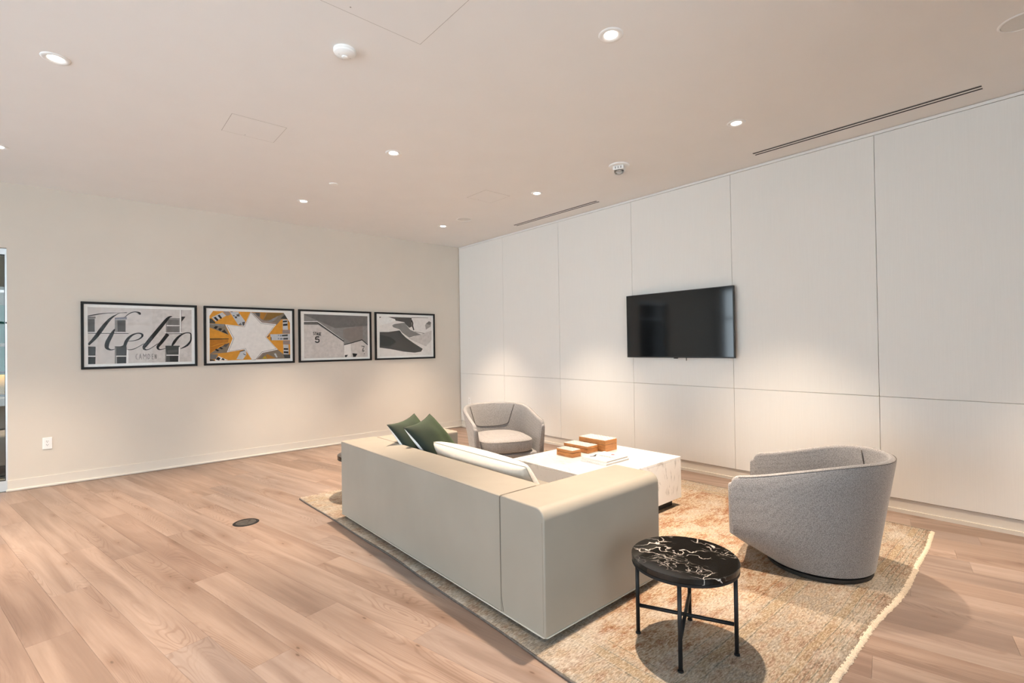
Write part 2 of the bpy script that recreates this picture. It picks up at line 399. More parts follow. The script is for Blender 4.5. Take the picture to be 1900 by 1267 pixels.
def loft(name, rings, mat, parent=None, cap0=True, cap1=True, smooth=True, off=None, sharp=0.7):
    V, F = [], []; n = len(rings[0])
    for r in rings: V += list(r)
    for a in range(len(rings)-1):
        for i in range(n): F.append((a*n+i, a*n+(i+1) % n, (a+1)*n+(i+1) % n, (a+1)*n+i))
    if cap0: F.append(tuple(range(n)))
    if cap1: F.append(tuple(range((len(rings)-1)*n, len(rings)*n)))
    o = mk(name, V, F, mat, parent, smooth, off)
    if smooth: o.data.set_sharp_from_angle(angle=sharp)
    return o
def copy_tree(o, parent=None):
    c = o.copy(); COL.objects.link(c); c.parent = parent
    for ch in list(o.children): copy_tree(ch, c)
    return c

# ================================================================== THE ROOM
def structure(o, label): return tag(o, label, kind='structure')

# floor: slab with individual oak planks laid at 12 degrees to the walls
floor = structure(boxes('floor', [(XL, XW+0.02, YR, YW, -0.20, -0.006)], 'floor_joint'), 'floor of pale pinkish oak planks')
def clip(poly, a, b, c):                      # keep a*x + b*y <= c
    out = []
    for i in range(len(poly)):
        p, q = poly[i], poly[(i+1) % len(poly)]
        dp, dq = a*p[0]+b*p[1]-c, a*q[0]+b*q[1]-c
        if dp <= 0: out.append(p)
        if (dp < 0 < dq) or (dq < 0 < dp):
            t = dp/(dp-dq); out.append((p[0]+(q[0]-p[0])*t, p[1]+(q[1]-p[1])*t))
    return out
def build_planks():
    ang = math.radians(12.0); nx, ny = math.cos(ang), math.sin(ang); lx, ly = -ny, nx
    K = 1.0526; PW, PL = 0.169*K, 1.83; s0 = 0.433*K
    known = {0: 2.98, 2: 2.421, 3: 2.033, 4: 3.04, 5: 2.21, 6: 3.39, 7: 2.678, 14: -0.415, 19: -0.366, 22: -0.458}
    rnd = random.Random(21); shared = None
    x0, x1, y0, y1 = -2.3, XW+0.004, -1.3, YW-0.004
    def prism(name, poly):
        z0, z1, bv = -0.005, 0.0, 0.0006
        cx = sum(p[0] for p in poly)/len(poly); cy = sum(p[1] for p in poly)/len(poly); n = len(poly)
        ins = []
        for p in poly:
            d = math.hypot(p[0]-cx, p[1]-cy); ins.append((p[0]-(bv if p[0] > cx else -bv), p[1]-(bv if p[1] > cy else -bv)))
        V = [(p[0], p[1], z0) for p in poly]+[(p[0], p[1], z1-bv*0.8) for p in poly]+[(p[0], p[1], z1) for p in ins]
        F = []
        for a in (0, n):
            for i in range(n): F.append((a+i, a+(i+1) % n, a+n+(i+1) % n, a+n+i))
        F.append(tuple(range(2*n, 3*n)))
        me = bpy.data.meshes.new(name); me.from_pydata(V, [], F); me.materials.append(MATS['oak_plank'])
        bm = bmesh.new(); bm.from_mesh(me); bmesh.ops.recalc_face_normals(bm, faces=bm.faces); bm.to_mesh(me); bm.free()
        return me
    hw, hl = PW/2-0.0002, PL/2-0.0003
    for k in range(-18, 36):
        sc = s0 + PW*(k+0.5)
        joint = known[k]*K if k in known else rnd.uniform(0, PL)
        j0 = joint - 6*PL
        for m in range(0, 12):
            lc = j0 + PL*(m+0.5)
            cx, cy = nx*sc+lx*lc, ny*sc+ly*lc
            if not (x0-1.2 < cx < x1+1.2 and y0-1.2 < cy < y1+1.2): continue
            rect = [(-hw, -hl), (hw, -hl), (hw, hl), (-hw, hl)]
            W = [(cx+nx*p[0]+lx*p[1], cy+ny*p[0]+ly*p[1]) for p in rect]
            ins = all(x0 <= p[0] <= x1 and y0 <= p[1] <= y1 for p in W)
            if ins:
                if shared is None: shared = prism('plank', rect)
                me = shared
            else:
                pl = W
                for a, b, c in ((1, 0, x1), (-1, 0, -x0), (0, 1, y1), (0, -1, -y0)):
                    pl = clip(pl, a, b, c)
                    if len(pl) < 3: break
                if len(pl) < 3: continue
                loc = [((p[0]-cx)*nx+(p[1]-cy)*ny, (p[0]-cx)*lx+(p[1]-cy)*ly) for p in pl]
                ar = abs(sum(loc[i][0]*loc[(i+1) % len(loc)][1]-loc[(i+1) % len(loc)][0]*loc[i][1] for i in range(len(loc))))/2
                if ar < 0.004: continue
                me = prism('plank', loc)
            link('plank', me, floor, (cx, cy, 0), (0, 0, ang))
build_planks()
# the same boards carry on, past where the camera sees, as one sheet each side
tag(boxes('board_sheet', [(XL, -2.302, YR, YW, -0.006, -0.001), (-2.3, XW, YR, -1.302, -0.006, -0.001)], 'oak_plank', floor), kind='stuff')

ceiling = structure(boxes('ceiling', [(XL-0.15, XW+0.17, YR-0.15, 9.6, H, H+0.15)], 'ceiling_paint'), 'plain white painted ceiling')

DX0, DX1, DZ = -1.75, -0.552, 2.363           # glazed door opening in the picture wall
wall_left = structure(boxes('wall_left', [(DX1, XW+0.17, YW, YW+0.15, 0, H), (DX0, DX1, YW, YW+0.15, DZ, H), (XL-0.15, DX0, YW, YW+0.15, 0, H)], 'wall_paint'), 'warm beige painted wall with four framed photographs')
wall_right = structure(boxes('wall_right', [(XW+0.022, XW+0.17, YR, YW, 0, H)], 'panel_gap'), 'wall clad in large off-white panels')
ED = [YW-0.012, 5.680, 4.527, 3.370, 2.213, 1.053, -0.105, -1.262, YR+0.01]
g = 0.0014
for a, b in zip(ED[:-1], ED[1:]):
    for z0, z1 in ((0.109, 0.8925), (0.8925, 2.972)):
        bbox('panel', (XW, XW+0.019, b+g, a-g, z0+g*(z0 > 0.5), z1-g*(z1 < 2)), 'panel_veneer', wall_right, 0.0012, 1)
trim = structure(boxes('trim_1', [(XW-0.004, XW+0.021, YR, YW-0.012, 2.9745, 2.9965)], 'white_trim'), 'thin pale trim above the wall panels')
br = structure(boxes('baseboard_right', [(XW+0.010, XW+0.0215, YR, YW-0.001, 0, 0.104)], 'base_paint'), 'recessed baseboard under the wall panels')
boxes('shoe_moulding', [(XW-0.004, XW+0.010, YR, YW-0.014, 0, 0.028)], 'base_paint', br)
bl = structure(boxes('baseboard_left', [(DX1-0.002, XW+0.008, YW-0.013, YW-0.0005, 0, 0.107)], 'base_paint'), 'cream baseboard along the picture wall')
sh = boxes('shoe_moulding', [(DX1-0.012, XW-0.004, YW-0.033, YW-0.0132, 0, 0.024)], 'base_paint', bl); bevel_obj(sh, 0.008, 3)

# walls behind the camera, with the windows that daylight comes through
def window_wall(name, label, axis, pos, lo, hi, openings, z0, z1, wn):
    """wall with openings [(a, b)], built from piers, sills and heads"""
    t = 0.15; parts = []
    def bx(a, b, c, d):
        return (pos-t, pos, a, b, c, d) if axis == 'x' else (a, b, pos-t, pos, c, d)
    cur = lo
    for a, b in openings:
        parts += [bx(cur, a, 0, H), bx(a, b, 0, z0), bx(a, b, z1, H)]; cur = b
    parts.append(bx(cur, hi, 0, H))
    structure(boxes(name, parts, 'wall_paint'), label)
    for i, (a, b) in enumerate(openings):
        fw = 0.05; fr = []
        def fb(a2, b2, c, d):
            return (pos-0.10, pos-0.05, a2, b2, c, d) if axis == 'x' else (a2, b2, pos-0.10, pos-0.05, c, d)
        m = (a+b)/2
        w = structure(boxes('window_%d' % (wn+i), [fb(a, a+fw, z0, z1), fb(b-fw, b, z0, z1), fb(a+fw, b-fw, z0, z0+fw), fb(a+fw, b-fw, z1-fw, z1), fb(m-0.025, m+0.025, z0+fw, z1-fw), fb(a+fw, m-0.025, 2.0, 2.05), fb(m+0.025, b-fw, 2.0, 2.05)], 'window_frame'), 'dark framed window behind the camera')
        gx = (pos-0.078, pos-0.072)
        for a2, b2 in ((a+fw, m-0.025), (m+0.025, b-fw)):
            for c, d in ((z0+fw, 2.0), (2.05, z1-fw)):
                boxes('pane', [(gx[0], gx[1], a2, b2, c, d) if axis == 'x' else (a2, b2, gx[0], gx[1], c, d)], 'window_glass', w)
        # sampling helper for the sky light that enters here
        la = bpy.data.lights.new('window_portal', 'AREA'); la.shape = 'RECTANGLE'; la.size = b-a; la.size_y = z1-z0; la.cycles.is_portal = True
        lo_ = bpy.data.objects.new('window_portal', la); COL.objects.link(lo_); zc = (z0+z1)/2
        if axis == 'x': lo_.location = (pos-0.16, m, zc); lo_.rotation_euler = (PI/2, 0, -PI/2)
        else: lo_.location = (m, pos-0.16, zc); lo_.rotation_euler = (PI/2, 0, 0)
        lo_.parent = w
window_wall('wall_rear', 'window wall behind the camera', 'y', YR, XL-0.15, XW+0.17, [(-3.4, -1.2), (-0.8, 1.4)], 0.12, 2.88, 1)
window_wall('wall_side', 'window wall off to the far side', 'x', XL, YR, YW, [(-1.2, 1.3), (1.8, 4.2), (4.7, 6.7)], 0.12, 2.88, 3)

# glazed door at the end of the picture wall, and the room seen through it
door = structure(boxes('door_1', [(DX1-0.016, DX1-0.0005, YW+0.035, YW+0.085, 0.0, DZ-0.002), (DX0+0.0005, DX0+0.05, YW+0.035, YW+0.085, 0.0, DZ-0.002), (DX0+0.05, DX1-0.016, YW+0.035, YW+0.085, DZ-0.06, DZ-0.002), (DX0+0.05, DX1-0.016, YW+0.035, YW+0.085, 0.0, 0.10)], 'aluminium'), 'aluminium framed glass door')
boxes('gasket', [(DX1-0.021, DX1-0.0162, YW+0.05, YW+0.072, 0.102, DZ-0.062), (DX0+0.0502, DX1-0.0215, YW+0.05, YW+0.072, DZ-0.068, DZ-0.0605), (DX0+0.0502, DX1-0.0215, YW+0.05, YW+0.072, 0.1005, 0.108)], 'black_rubber', door)
boxes('pane', [(DX0+0.051, DX1-0.0215, YW+0.058, YW+0.064, 0.109, DZ-0.069)], 'door_glass', door)
boxes('mid_rail', [(DX0+0.051, DX1-0.0215, YW+0.045, YW+0.057, 1.93, 1.955)], 'aluminium', door)
boxes('lock', [(DX1-0.013, DX1-0.004, YW+0.028, YW+0.036, 1.628, 1.644)], 'black_rubber', door)
structure(boxes('wall_beyond', [(-4.0, 0.6, 9.45, 9.6, 0, H), (0.45, 0.6, YW+0.15, 9.45, 0, H), (-4.0, -3.85, YW+0.15, 9.45, 0, H)], 'far_wall'), 'pale walls of the room beyond the glass door')
structure(boxes('floor_beyond', [(-4.0, 0.6, YW, 9.6, -0.2, -0.0065)], 'far_floor'), 'grey floor of the room beyond the glass door')
w = empty('wall_mural', (-1.5, 9.44, 1.0), label='teal wall panel seen through the glass door', cat='wall panel')
bbox('board', (-1.15, 1.15, -0.03, 0.005, 0.02, 0.98), 'teal', w, 0.004, 2); boxes('rail', [(-1.15, 1.15, -0.045, -0.031, 0.43, 0.475)], 'white_trim', w); boxes('shelf', [(-1.15, 1.15, -0.06, -0.031, 0.08, 0.10)], 'black_rubber', w)
w = empty('lounge_seat', (-1.2, 8.0, 0), label='grey upholstered bench behind the glass door', cat='bench')
bbox('seat', (-0.7, 0.7, -0.35, 0.3, 0.12, 0.46), 'grey_bench', w, 0.04, 3); bbox('backrest', (-0.7, 0.7, 0.12, 0.34, 0.461, 0.86), 'grey_bench', w, 0.05, 3); boxes('plinth', [(-0.6, 0.6, -0.25, 0.25, -0.0065, 0.119)], 'black_metal', w)
o = loft('cushion', [[(-0.72+0.20*s*math.cos(t), 8.22+0.10*s*math.sin(t), z) for t in [2*PI*i/24 for i in range(24)]] for z, s in ((0.862, 0.55), (0.88, 0.85), (0.95, 1.0), (1.04, 0.85), (1.09, 0.5))], 'yellow', off=(-0.72, 8.22, 0.862))
o.location = (-0.72, 8.22, 0.862); tag(o, 'yellow cushion on the bench behind the glass door', 'cushion')

# ================================================================== CEILING FITTINGS
def downlight(x, y, label, power=SPOT_W):
    r = empty('downlight', (x, y, H), label=label, cat='downlight', group='recessed ceiling downlights')
    lathe('trim_ring', [(0.036, -0.0012), (0.040, -0.0030), (0.048, -0.0062), (0.058, -0.0066), (0.065, -0.0035), (0.067, -0.0005)], 'white_plastic', r, 36)
    lathe('lens', [(0.0, -0.0022), (0.036, -0.0018)], 'downlight_lens', r, 28)
    l = bpy.data.lights.new('downlight_beam', 'SPOT'); l.energy = power; l.color = SPOT_COL; l.spot_size = math.radians(68); l.spot_blend = 1.0; l.shadow_soft_size = 0.035
    lo = bpy.data.objects.new('downlight_beam', l); COL.objects.link(lo); lo.parent = r; lo.location = (0, 0, -0.045)
for x, y, lab in [(-0.106, 3.772, 'lit round downlight nearest the upper left corner of the ceiling'),
                  (2.152, 1.627, 'lit round downlight nearest the camera, above the sofa arm'),
                  (3.750, 1.683, 'lit round downlight beside the long slot vent'),
                  (2.014, 3.822, 'lit round downlight between the square hatch and the strobe'),
                  (1.885, 5.705, 'lit round downlight beside the sprinkler cover plate'),
                  (3.757, 3.868, 'lit round downlight at the end of the short slot vent'),
                  (3.755, 5.729, 'farthest lit downlight, beside the ceiling speaker near the corner'),
                  (-0.505, 5.672, 'lit downlight cut by the left edge of the ceiling'),
                  (-0.106, 1.60, 'downlight overhead behind the view'), (3.75, -0.42, 'downlight overhead behind the camera near the panelled wall'),
                  (-2.2, 3.78, 'unseen downlight added for light on the far side of the room')]:  # the far side lamp is out of view, added for its light
    downlight(x, y, lab)
downlight(-0.95, 8.0, 'added downlight that brightens the room beyond the glass door', 420)  # lamp added to brighten what shows through the glass

def slot_vent(x0, x1, y0, y1, label):
    r = empty('slot_vent', ((x0+x1)/2, (y0+y1)/2, H), label=label, cat='air vent')
    hx, hy = (x1-x0)/2, (y1-y0)/2
    boxes('slot_box', [(-hx, hx, -hy, hy, -0.0012, -0.0003)], 'black_slot', r)
    bbox('centre_bar', (-hx*0.30, hx*0.30, -hy, hy, -0.0018, -0.0013), 'white_trim', r, 0, 1)
    for s in (-1, 1): bbox('edge_bar', (s*hx-(0.003 if s > 0 else -0.001), s*hx+(0.001 if s > 0 else 0.003), -hy-0.003, hy+0.003, -0.0018, -0.0013), 'ceiling_paint', r, 0, 1)
slot_vent(4.459, 4.535, 0.397, 1.866, 'long double slot vent along the near panelled wall')
slot_vent(4.487, 4.560, 3.646, 5.095, 'double slot vent near the far corner of the room')
def hatch(x0, x1, y0, y1, label):
    r = empty('access_hatch', ((x0+x1)/2, (y0+y1)/2, H), label=label, cat='ceiling hatch')
    hx, hy = (x1-x0)/2, (y1-y0)/2; e = 0.0022
    boxes('gap_line', [(-hx-e, hx+e, -hy-e, -hy, -0.0008, -0.0002), (-hx-e, hx+e, hy, hy+e, -0.0008, -0.0002), (-hx-e, -hx, -hy, hy, -0.0008, -0.0002), (hx, hx+e, -hy, hy, -0.0008, -0.0002)], 'dark_line', r)
    hp = boxes('hatch_panel', [(-hx, hx, -hy, hy, -0.0010, -0.0002)], 'ceiling_paint', r)
    lathe('latch', [(0, -0.0022), (0.004, -0.0018), (0.004, -0.0012)], 'dark_line', hp, 10, c=(-0.15*hx, hy*0.88, 0))
hatch(0.803, 1.166, 3.885, 4.228, 'small flush square access hatch on the left of the ceiling')
hatch(0.69, 1.407, 1.64, 2.348, 'large flush access hatch at the top edge of the view')
hatch(3.247, 3.586, 4.124, 4.46, 'faint flush access hatch near the far speaker')
def speaker(x, y, label):
    r = empty('ceiling_speaker', (x, y, H), label=label, cat='speaker', group='round flush ceiling speakers')
    lathe('rim', [(0.088, -0.0015), (0.090, -0.005), (0.098, -0.0045), (0.102, -0.0006)], 'white_plastic', r, 40)
    lathe('grille', [(0, -0.003), (0.06, -0.0028), (0.088, -0.0016)], 'speaker_mesh', r, 40)
speaker(3.772, 5.252, 'round flush ceiling speaker near the far corner')
speaker(3.735, 0.165, 'round grey ceiling speaker cut by the right edge of the view')
r = empty('smoke_detector', (1.112, 2.664, H), label='white domed smoke detector beside the large ceiling hatch', cat='smoke detector')
lathe('base', [(0.060, -0.0005), (0.061, -0.012), (0.058, -0.014)], 'white_plastic', r, 36)
dm = lathe('dome', [(0.058, -0.0142), (0.056, -0.022), (0.044, -0.031), (0.026, -0.036), (0, -0.038)], 'white_plastic', r, 36)
lathe('sensor_cap', [(0.016, -0.0372), (0.016, -0.044), (0.012, -0.046), (0, -0.046)], 'white_plastic', dm, 20)
for q in ((-0.036, -0.022, -0.002, 0.002), (0.022, 0.036, -0.002, 0.002), (-0.002, 0.002, 0.022, 0.036)): boxes('slot', [(*q, -0.0355, -0.033)], 'speaker_mesh', dm)
o = lathe('sprinkler_cover', [(0.0, -0.010), (0.030, -0.010), (0.041, -0.0075), (0.043, -0.0005)], 'white_plastic', None, 30, loc=(1.922, 4.918, H)); tag(o, 'small round white sprinkler cover plate on the ceiling', 'sprinkler')
r = empty('alarm_strobe', (3.775, 2.785, H), rz=0.45, label='white fire alarm strobe with clear lens under the ceiling', cat='alarm strobe')
lathe('mounting_plate', [(0.0, -0.014), (0.080, -0.014), (0.092, -0.010), (0.094, -0.0005)], 'white_plastic', r, 36)
hs = bbox('housing', (-0.050, 0.050, -0.050, 0.050, -0.052, -0.0142), 'white_plastic', r, 0.008, 3)
boxes('lettering', [(-0.0508, -0.0502, s-0.003, s+0.003, -0.042, -0.024) for s in (-0.025, 0.0, 0.025)], 'ink_black', hs)
lathe('reflector', [(0.042, -0.0525), (0.030, -0.062), (0.0, -0.068)], 'chrome', r, 12, smooth=False)
lathe('lens', [(0.046, -0.0525), (0.045, -0.064), (0.034, -0.078), (0.018, -0.086), (0, -0.088)], 'strobe_lens', r, 24)

# ================================================================== ON THE WALLS
def outlet(loc, rz, label):
    r = empty('wall_outlet', loc, rz, label=label, cat='outlet')
    bbox('cover_plate', (-0.036, 0.036, -0.006, -0.0004, -0.058, 0.058), 'white_plastic', r, 0.003, 3)
    rc = bbox('receptacle', (-0.017, 0.017, -0.0085, -0.0061, -0.034, 0.034), 'white_plastic', r, 0.002, 2)
    for z in (-0.017, 0.017):
        boxes('socket_slots', [(-0.0075, -0.0045, -0.0089, -0.0086, z, z+0.009), (0.0045, 0.0075, -0.0089, -0.0086, z, z+0.008), (-0.0025, 0.0025, -0.0089, -0.0086, z-0.009, z-0.004)], 'ink_black', rc)
    lathe('screw', [(0, 0.0), (0.0025, 0.0)], 'chrome', rc, 8, c=(0, -0.0088, 0))
outlet((-0.272, YW, 0.430), 0, 'white wall outlet low on the beige wall')
outlet((XW, 6.565, 0.450), -PI/2, 'white outlet low on the panels behind the far armchair')

ARTDATA = [
[
('w1',0,[-4607,2990,4630,3005,4593,-3011,-4590,-3020]),
('g5',0,[-4601,2004,-3948,1996,-3969,1796,-4602,1780]),
('g4',0,[-4602,1764,-4031,1762,-4039,380,-4602,376]),
('g6',0,[-2388,1709,-2161,1687,-2169,394,-2397,310]),
('g4',0,[-2161,1687,-1467,1675,-1475,399,-2169,394]),
('b2',0,[-2387,1929,-1355,2039,-1357,1761,-2388,1726]),
('g2',0,[-4590,280,-1213,278,-1213,200,-4590,205]),
('w3',0,[-4590,349,-1212,356,-1212,300,-4590,296]),
('g3',0,[-4578,-1145,-3974,-1179,-3996,-2119,-4575,-2105]),
('w3',0,[-4583,-2121,-3980,-2136,-3980,-2227,-4584,-2212]),
('g1',0,[-4584,-2222,-3993,-2237,-4009,-3011,-4588,-3011]),
('g6',0,[-2406,-1144,-2244,-1283,-2255,-3013,-2418,-3023]),
('g3',0,[-2406,-1144,-1376,-1211,-1426,-2182,-2292,-2161,-2287,-1282,-2407,-1226]),
('w3',0,[-2293,-2177,-1426,-2198,-1427,-2270,-2293,-2248]),
('g1',0,[-2229,-2272,-1435,-2281,-1453,-3013,-2233,-3013]),
('w3',0,[-1400,-1516,-1246,-1519,-1256,-3020,-1409,-3025]),
('g6',0,[2148,2019,3505,2024,3493,376,2136,367]),
('g5',0,[2338,1820,3366,1833,3362,1227,2333,1222]),
('g5',0,[2260,1035,3375,1051,3370,416,2256,408]),
('w3',0,[2214,1197,3450,1205,3449,1123,2213,1104]),
('w3',0,[3478,2966,3601,2970,3582,376,3458,375]),
('g5',0,[3611,2971,3651,2972,3631,435,3592,435]),
('g2',0,[2040,250,3690,288,3689,218,2039,181]),
('w3',0,[2040,326,3690,359,3690,294,2040,262]),
('g6',0,[2077,-1139,2196,-1198,2135,-2975,2040,-2989]),
('g3',0,[2077,-1139,3442,-1154,3316,-2180,2175,-2153]),
('g4',0,[2264,-1692,3233,-1591,3230,-1885,2310,-2012]),
('g2',0,[2145,-2280,3301,-2308,3271,-3000,2121,-2974]),
('g4',0,[2145,-2280,2476,-2288,2495,-2975,2121,-2974]),
('w3',0,[2175,-2171,3404,-2199,3404,-2293,2174,-2264]),
('w3',0,[3343,-1300,3441,-1301,3408,-2993,3300,-3001]),
('k',1,[-4576,2011,-4499,2024,-4389,2044,-4264,2067,-4144,2093,-4036,2123,-3929,2156,-3818,2191,-3693,2225,-3550,2258,-3393,2292,-3231,2325,-3070,2352,-2907,2373,-2741,2391,-2580,2405,-2435,2416,-2311,2424,-2202,2428,-2102,2431,-2005,2435,-1911,2441,-1823,2448,-1739,2454,-1658,2458,-1571,2458,-1483,2456,-1406,2453,-1352,2451,-1352,2551,-1406,2544,-1484,2535,-1572,2524,-1659,2513,-1741,2501,-1825,2489,-1912,2477,-2006,2468,-2102,2465,-2202,2464,-2311,2464,-2435,2460,-2581,2453,-2742,2444,-2909,2432,-3073,2417,-3236,2397,-3400,2373,-3558,2347,-3703,2320,-3831,2294,-3945,2266,-4052,2238,-4159,2209,-4277,2176,-4400,2140,-4509,2107,-4584,2084]),
('k',1,[-1924,2480,-1986,2446,-2074,2396,-2177,2337,-2282,2272,-2390,2207,-2506,2137,-2629,2054,-2751,1952,-2871,1831,-2990,1695,-3106,1548,-3222,1394,-3340,1228,-3456,1051,-3569,874,-3674,701,-3773,530,-3867,360,-3954,197,-4036,48,-4114,-87,-4189,-214,-4262,-335,-4334,-452,-4412,-573,-4493,-696,-4565,-803,-4616,-878,-4497,-1039,-4439,-975,-4354,-883,-4258,-776,-4164,-667,-4076,-562,-3987,-453,-3895,-335,-3800,-201,-3703,-52,-3605,108,-3507,274,-3410,444,-3311,625,-3212,813,-3114,999,-3018,1174,-2921,1339,-2826,1498,-2731,1646,-2637,1780,-2542,1899,-2443,2007,-2344,2107,-2249,2197,-2153,2278,-2057,2350,-1973,2409,-1913,2451]),
('k',1,[-1491,2010,-1448,2055,-1387,2120,-1316,2191,-1245,2256,-1174,2317,-1098,2378,-1020,2434,-942,2478,-858,2515,-769,2545,-680,2563,-600,2565,-531,2543,-469,2502,-414,2455,-369,2415,-344,2386,-333,2362,-313,2333,-278,2305,-236,2297,-197,2306,-164,2320,-141,2330,-114,2402,-123,2430,-135,2468,-147,2507,-157,2535,-168,2550,-193,2571,-236,2599,-291,2621,-354,2636,-429,2649,-511,2656,-596,2655,-685,2646,-779,2631,-876,2607,-968,2572,-1055,2522,-1137,2460,-1214,2394,-1286,2328,-1357,2256,-1426,2178,-1484,2108,-1525,2060]),
('k',1,[-2439,726,-2495,648,-2575,537,-2662,410,-2741,288,-2806,171,-2868,52,-2926,-69,-2983,-190,-3040,-312,-3098,-439,-3153,-571,-3197,-703,-3229,-830,-3250,-953,-3257,-1073,-3247,-1190,-3215,-1299,-3165,-1391,-3102,-1462,-3034,-1515,-2961,-1554,-2881,-1582,-2799,-1597,-2717,-1599,-2631,-1580,-2542,-1546,-2463,-1511,-2409,-1488,-2424,-1424,-2479,-1441,-2558,-1465,-2643,-1483,-2714,-1479,-2771,-1451,-2826,-1407,-2872,-1355,-2902,-1304,-2913,-1256,-2912,-1212,-2904,-1174,-2896,-1136,-2891,-1087,-2886,-1023,-2875,-947,-2857,-863,-2827,-766,-2785,-652,-2735,-526,-2686,-397,-2638,-272,-2590,-148,-2542,-21,-2498,110,-2455,257,-2413,417,-2376,561,-2350,661]),
('k',1,[-1879,-1177,-1827,-1209,-1748,-1257,-1645,-1293,-1521,-1262,-1433,-1144,-1389,-1021,-1361,-911,-1330,-817,-1290,-716,-1247,-604,-1202,-495,-1150,-395,-1086,-295,-1011,-193,-930,-97,-846,-15,-756,54,-660,113,-563,159,-472,188,-390,196,-312,188,-243,167,-186,141,-144,110,-115,73,-103,43,-103,34,-102,29,-101,4,-111,-39,-135,-93,-174,-156,-228,-225,-293,-292,-370,-353,-463,-405,-573,-453,-689,-493,-802,-526,-922,-548,-1048,-560,-1162,-568,-1241,-573,-1239,-629,-1160,-627,-1046,-624,-917,-618,-793,-603,-675,-579,-553,-547,-435,-510,-329,-465,-235,-411,-151,-349,-79,-283,-19,-218,31,-152,71,-77,94,10,88,107,49,190,-9,244,-75,280,-144,303,-218,317,-302,324,-392,323,-487,310,-588,286,-697,252,-810,207,-919,150,-1026,80,-1132,-3,-1234,-95,-1327,-196,-1408,-308,-1479,-426,-1538,-543,-1591,-661,-1632,-790,-1657,-909,-1671,-987,-1667,-1012,-1677,-1042,-1740,-1079,-1818,-1104,-1875,-1122]),
('k',1,[-1337,-1545,-1292,-1556,-1228,-1573,-1150,-1587,-1068,-1588,-982,-1575,-891,-1551,-797,-1519,-704,-1480,-615,-1434,-529,-1381,-440,-1320,-342,-1254,-220,-1170,-81,-1073,47,-983,136,-920,109,-861,20,-924,-108,-1015,-246,-1112,-368,-1194,-466,-1259,-555,-1315,-640,-1364,-725,-1407,-815,-1443,-906,-1473,-993,-1496,-1072,-1511,-1147,-1514,-1221,-1507,-1285,-1497,-1331,-1490]),
('k',1,[2748,2227,2695,2233,2618,2242,2521,2239,2417,2203,2320,2137,2228,2053,2136,1954,2038,1840,1932,1702,1818,1544,1703,1377,1587,1211,1470,1044,1349,872,1228,697,1108,524,987,351,865,175,746,3,635,-161,532,-318,435,-469,346,-609,269,-730,201,-830,138,-917,80,-1004,33,-1098,2,-1193,-13,-1289,-7,-1391,26,-1486,81,-1555,147,-1600,221,-1627,296,-1634,374,-1625,458,-1604,546,-1573,636,-1529,727,-1470,822,-1397,916,-1318,1011,-1241,1113,-1158,1221,-1068,1319,-986,1386,-930,1355,-873,1287,-930,1190,-1011,1082,-1101,980,-1184,885,-1260,790,-1337,698,-1405,611,-1456,526,-1491,443,-1513,367,-1521,308,-1510,267,-1481,240,-1438,229,-1395,234,-1370,247,-1368,260,-1365,278,-1344,303,-1307,337,-1259,387,-1193,452,-1106,528,-1000,612,-875,704,-737,803,-589,905,-435,1015,-273,1132,-100,1252,77,1371,254,1490,430,1609,607,1727,784,1841,958,1953,1134,2062,1308,2163,1472,2254,1617,2331,1747,2396,1860,2452,1953,2503,2025,2561,2078,2631,2118,2701,2147,2752,2169]),
('k',1,[2196,320,2146,243,2074,134,1992,7,1910,-120,1829,-249,1745,-386,1661,-520,1585,-642,1511,-753,1435,-861,1364,-968,1307,-1070,1269,-1163,1247,-1253,1245,-1343,1264,-1427,1302,-1500,1356,-1560,1421,-1605,1491,-1630,1566,-1632,1643,-1619,1721,-1600,1796,-1579,1875,-1553,1957,-1522,2031,-1493,2082,-1473,2068,-1418,2016,-1435,1942,-1459,1860,-1483,1783,-1500,1709,-1510,1634,-1517,1568,-1514,1522,-1497,1494,-1465,1476,-1423,1468,-1382,1470,-1351,1476,-1336,1483,-1325,1496,-1298,1524,-1251,1574,-1182,1645,-1095,1730,-992,1816,-878,1903,-754,1992,-621,2080,-487,2163,-363,2246,-241,2330,-117,2404,-9,2456,67]),
('k',1,[2764,-1207,2807,-1145,2869,-1057,2939,-957,3007,-856,3072,-746,3140,-625,3209,-505,3279,-396,3351,-297,3426,-202,3503,-113,3585,-31,3674,46,3768,118,3863,180,3953,228,4040,259,4127,277,4209,283,4283,280,4348,268,4402,247,4442,219,4464,190,4476,155,4482,101,4482,26,4480,-66,4481,-175,4480,-294,4472,-411,4450,-515,4409,-609,4353,-704,4289,-795,4227,-877,4171,-947,4113,-1011,4050,-1072,3982,-1133,3904,-1197,3817,-1262,3731,-1322,3658,-1373,3602,-1413,3557,-1444,3521,-1468,3496,-1486,3510,-1529,3539,-1521,3579,-1510,3631,-1493,3695,-1470,3775,-1440,3872,-1402,3974,-1357,4069,-1306,4153,-1251,4232,-1191,4307,-1120,4377,-1034,4443,-933,4503,-819,4555,-695,4594,-567,4614,-432,4619,-297,4616,-170,4611,-62,4610,29,4608,115,4596,199,4561,277,4504,332,4437,363,4366,378,4292,387,4210,391,4120,388,4022,376,3922,352,3817,313,3708,262,3599,202,3494,135,3393,62,3295,-18,3199,-107,3108,-206,3018,-318,2932,-439,2855,-562,2789,-681,2735,-805,2692,-933,2660,-1043,2638,-1119]),
('g2',0,[3605,2204,4027,2216,3600,1555]),
('g5',1,[-454,-2021,-575,-2063,-563,-2117,-442,-2075]),
('g5',1,[-591,-2084,-628,-2308,-584,-2320,-547,-2096]),
('g5',1,[-628,-2318,-594,-2555,-550,-2545,-584,-2309]),
('g5',1,[-579,-2577,-458,-2625,-445,-2572,-566,-2523]),
('g5',1,[-295,-2620,-187,-2021,-231,-2008,-339,-2607]),
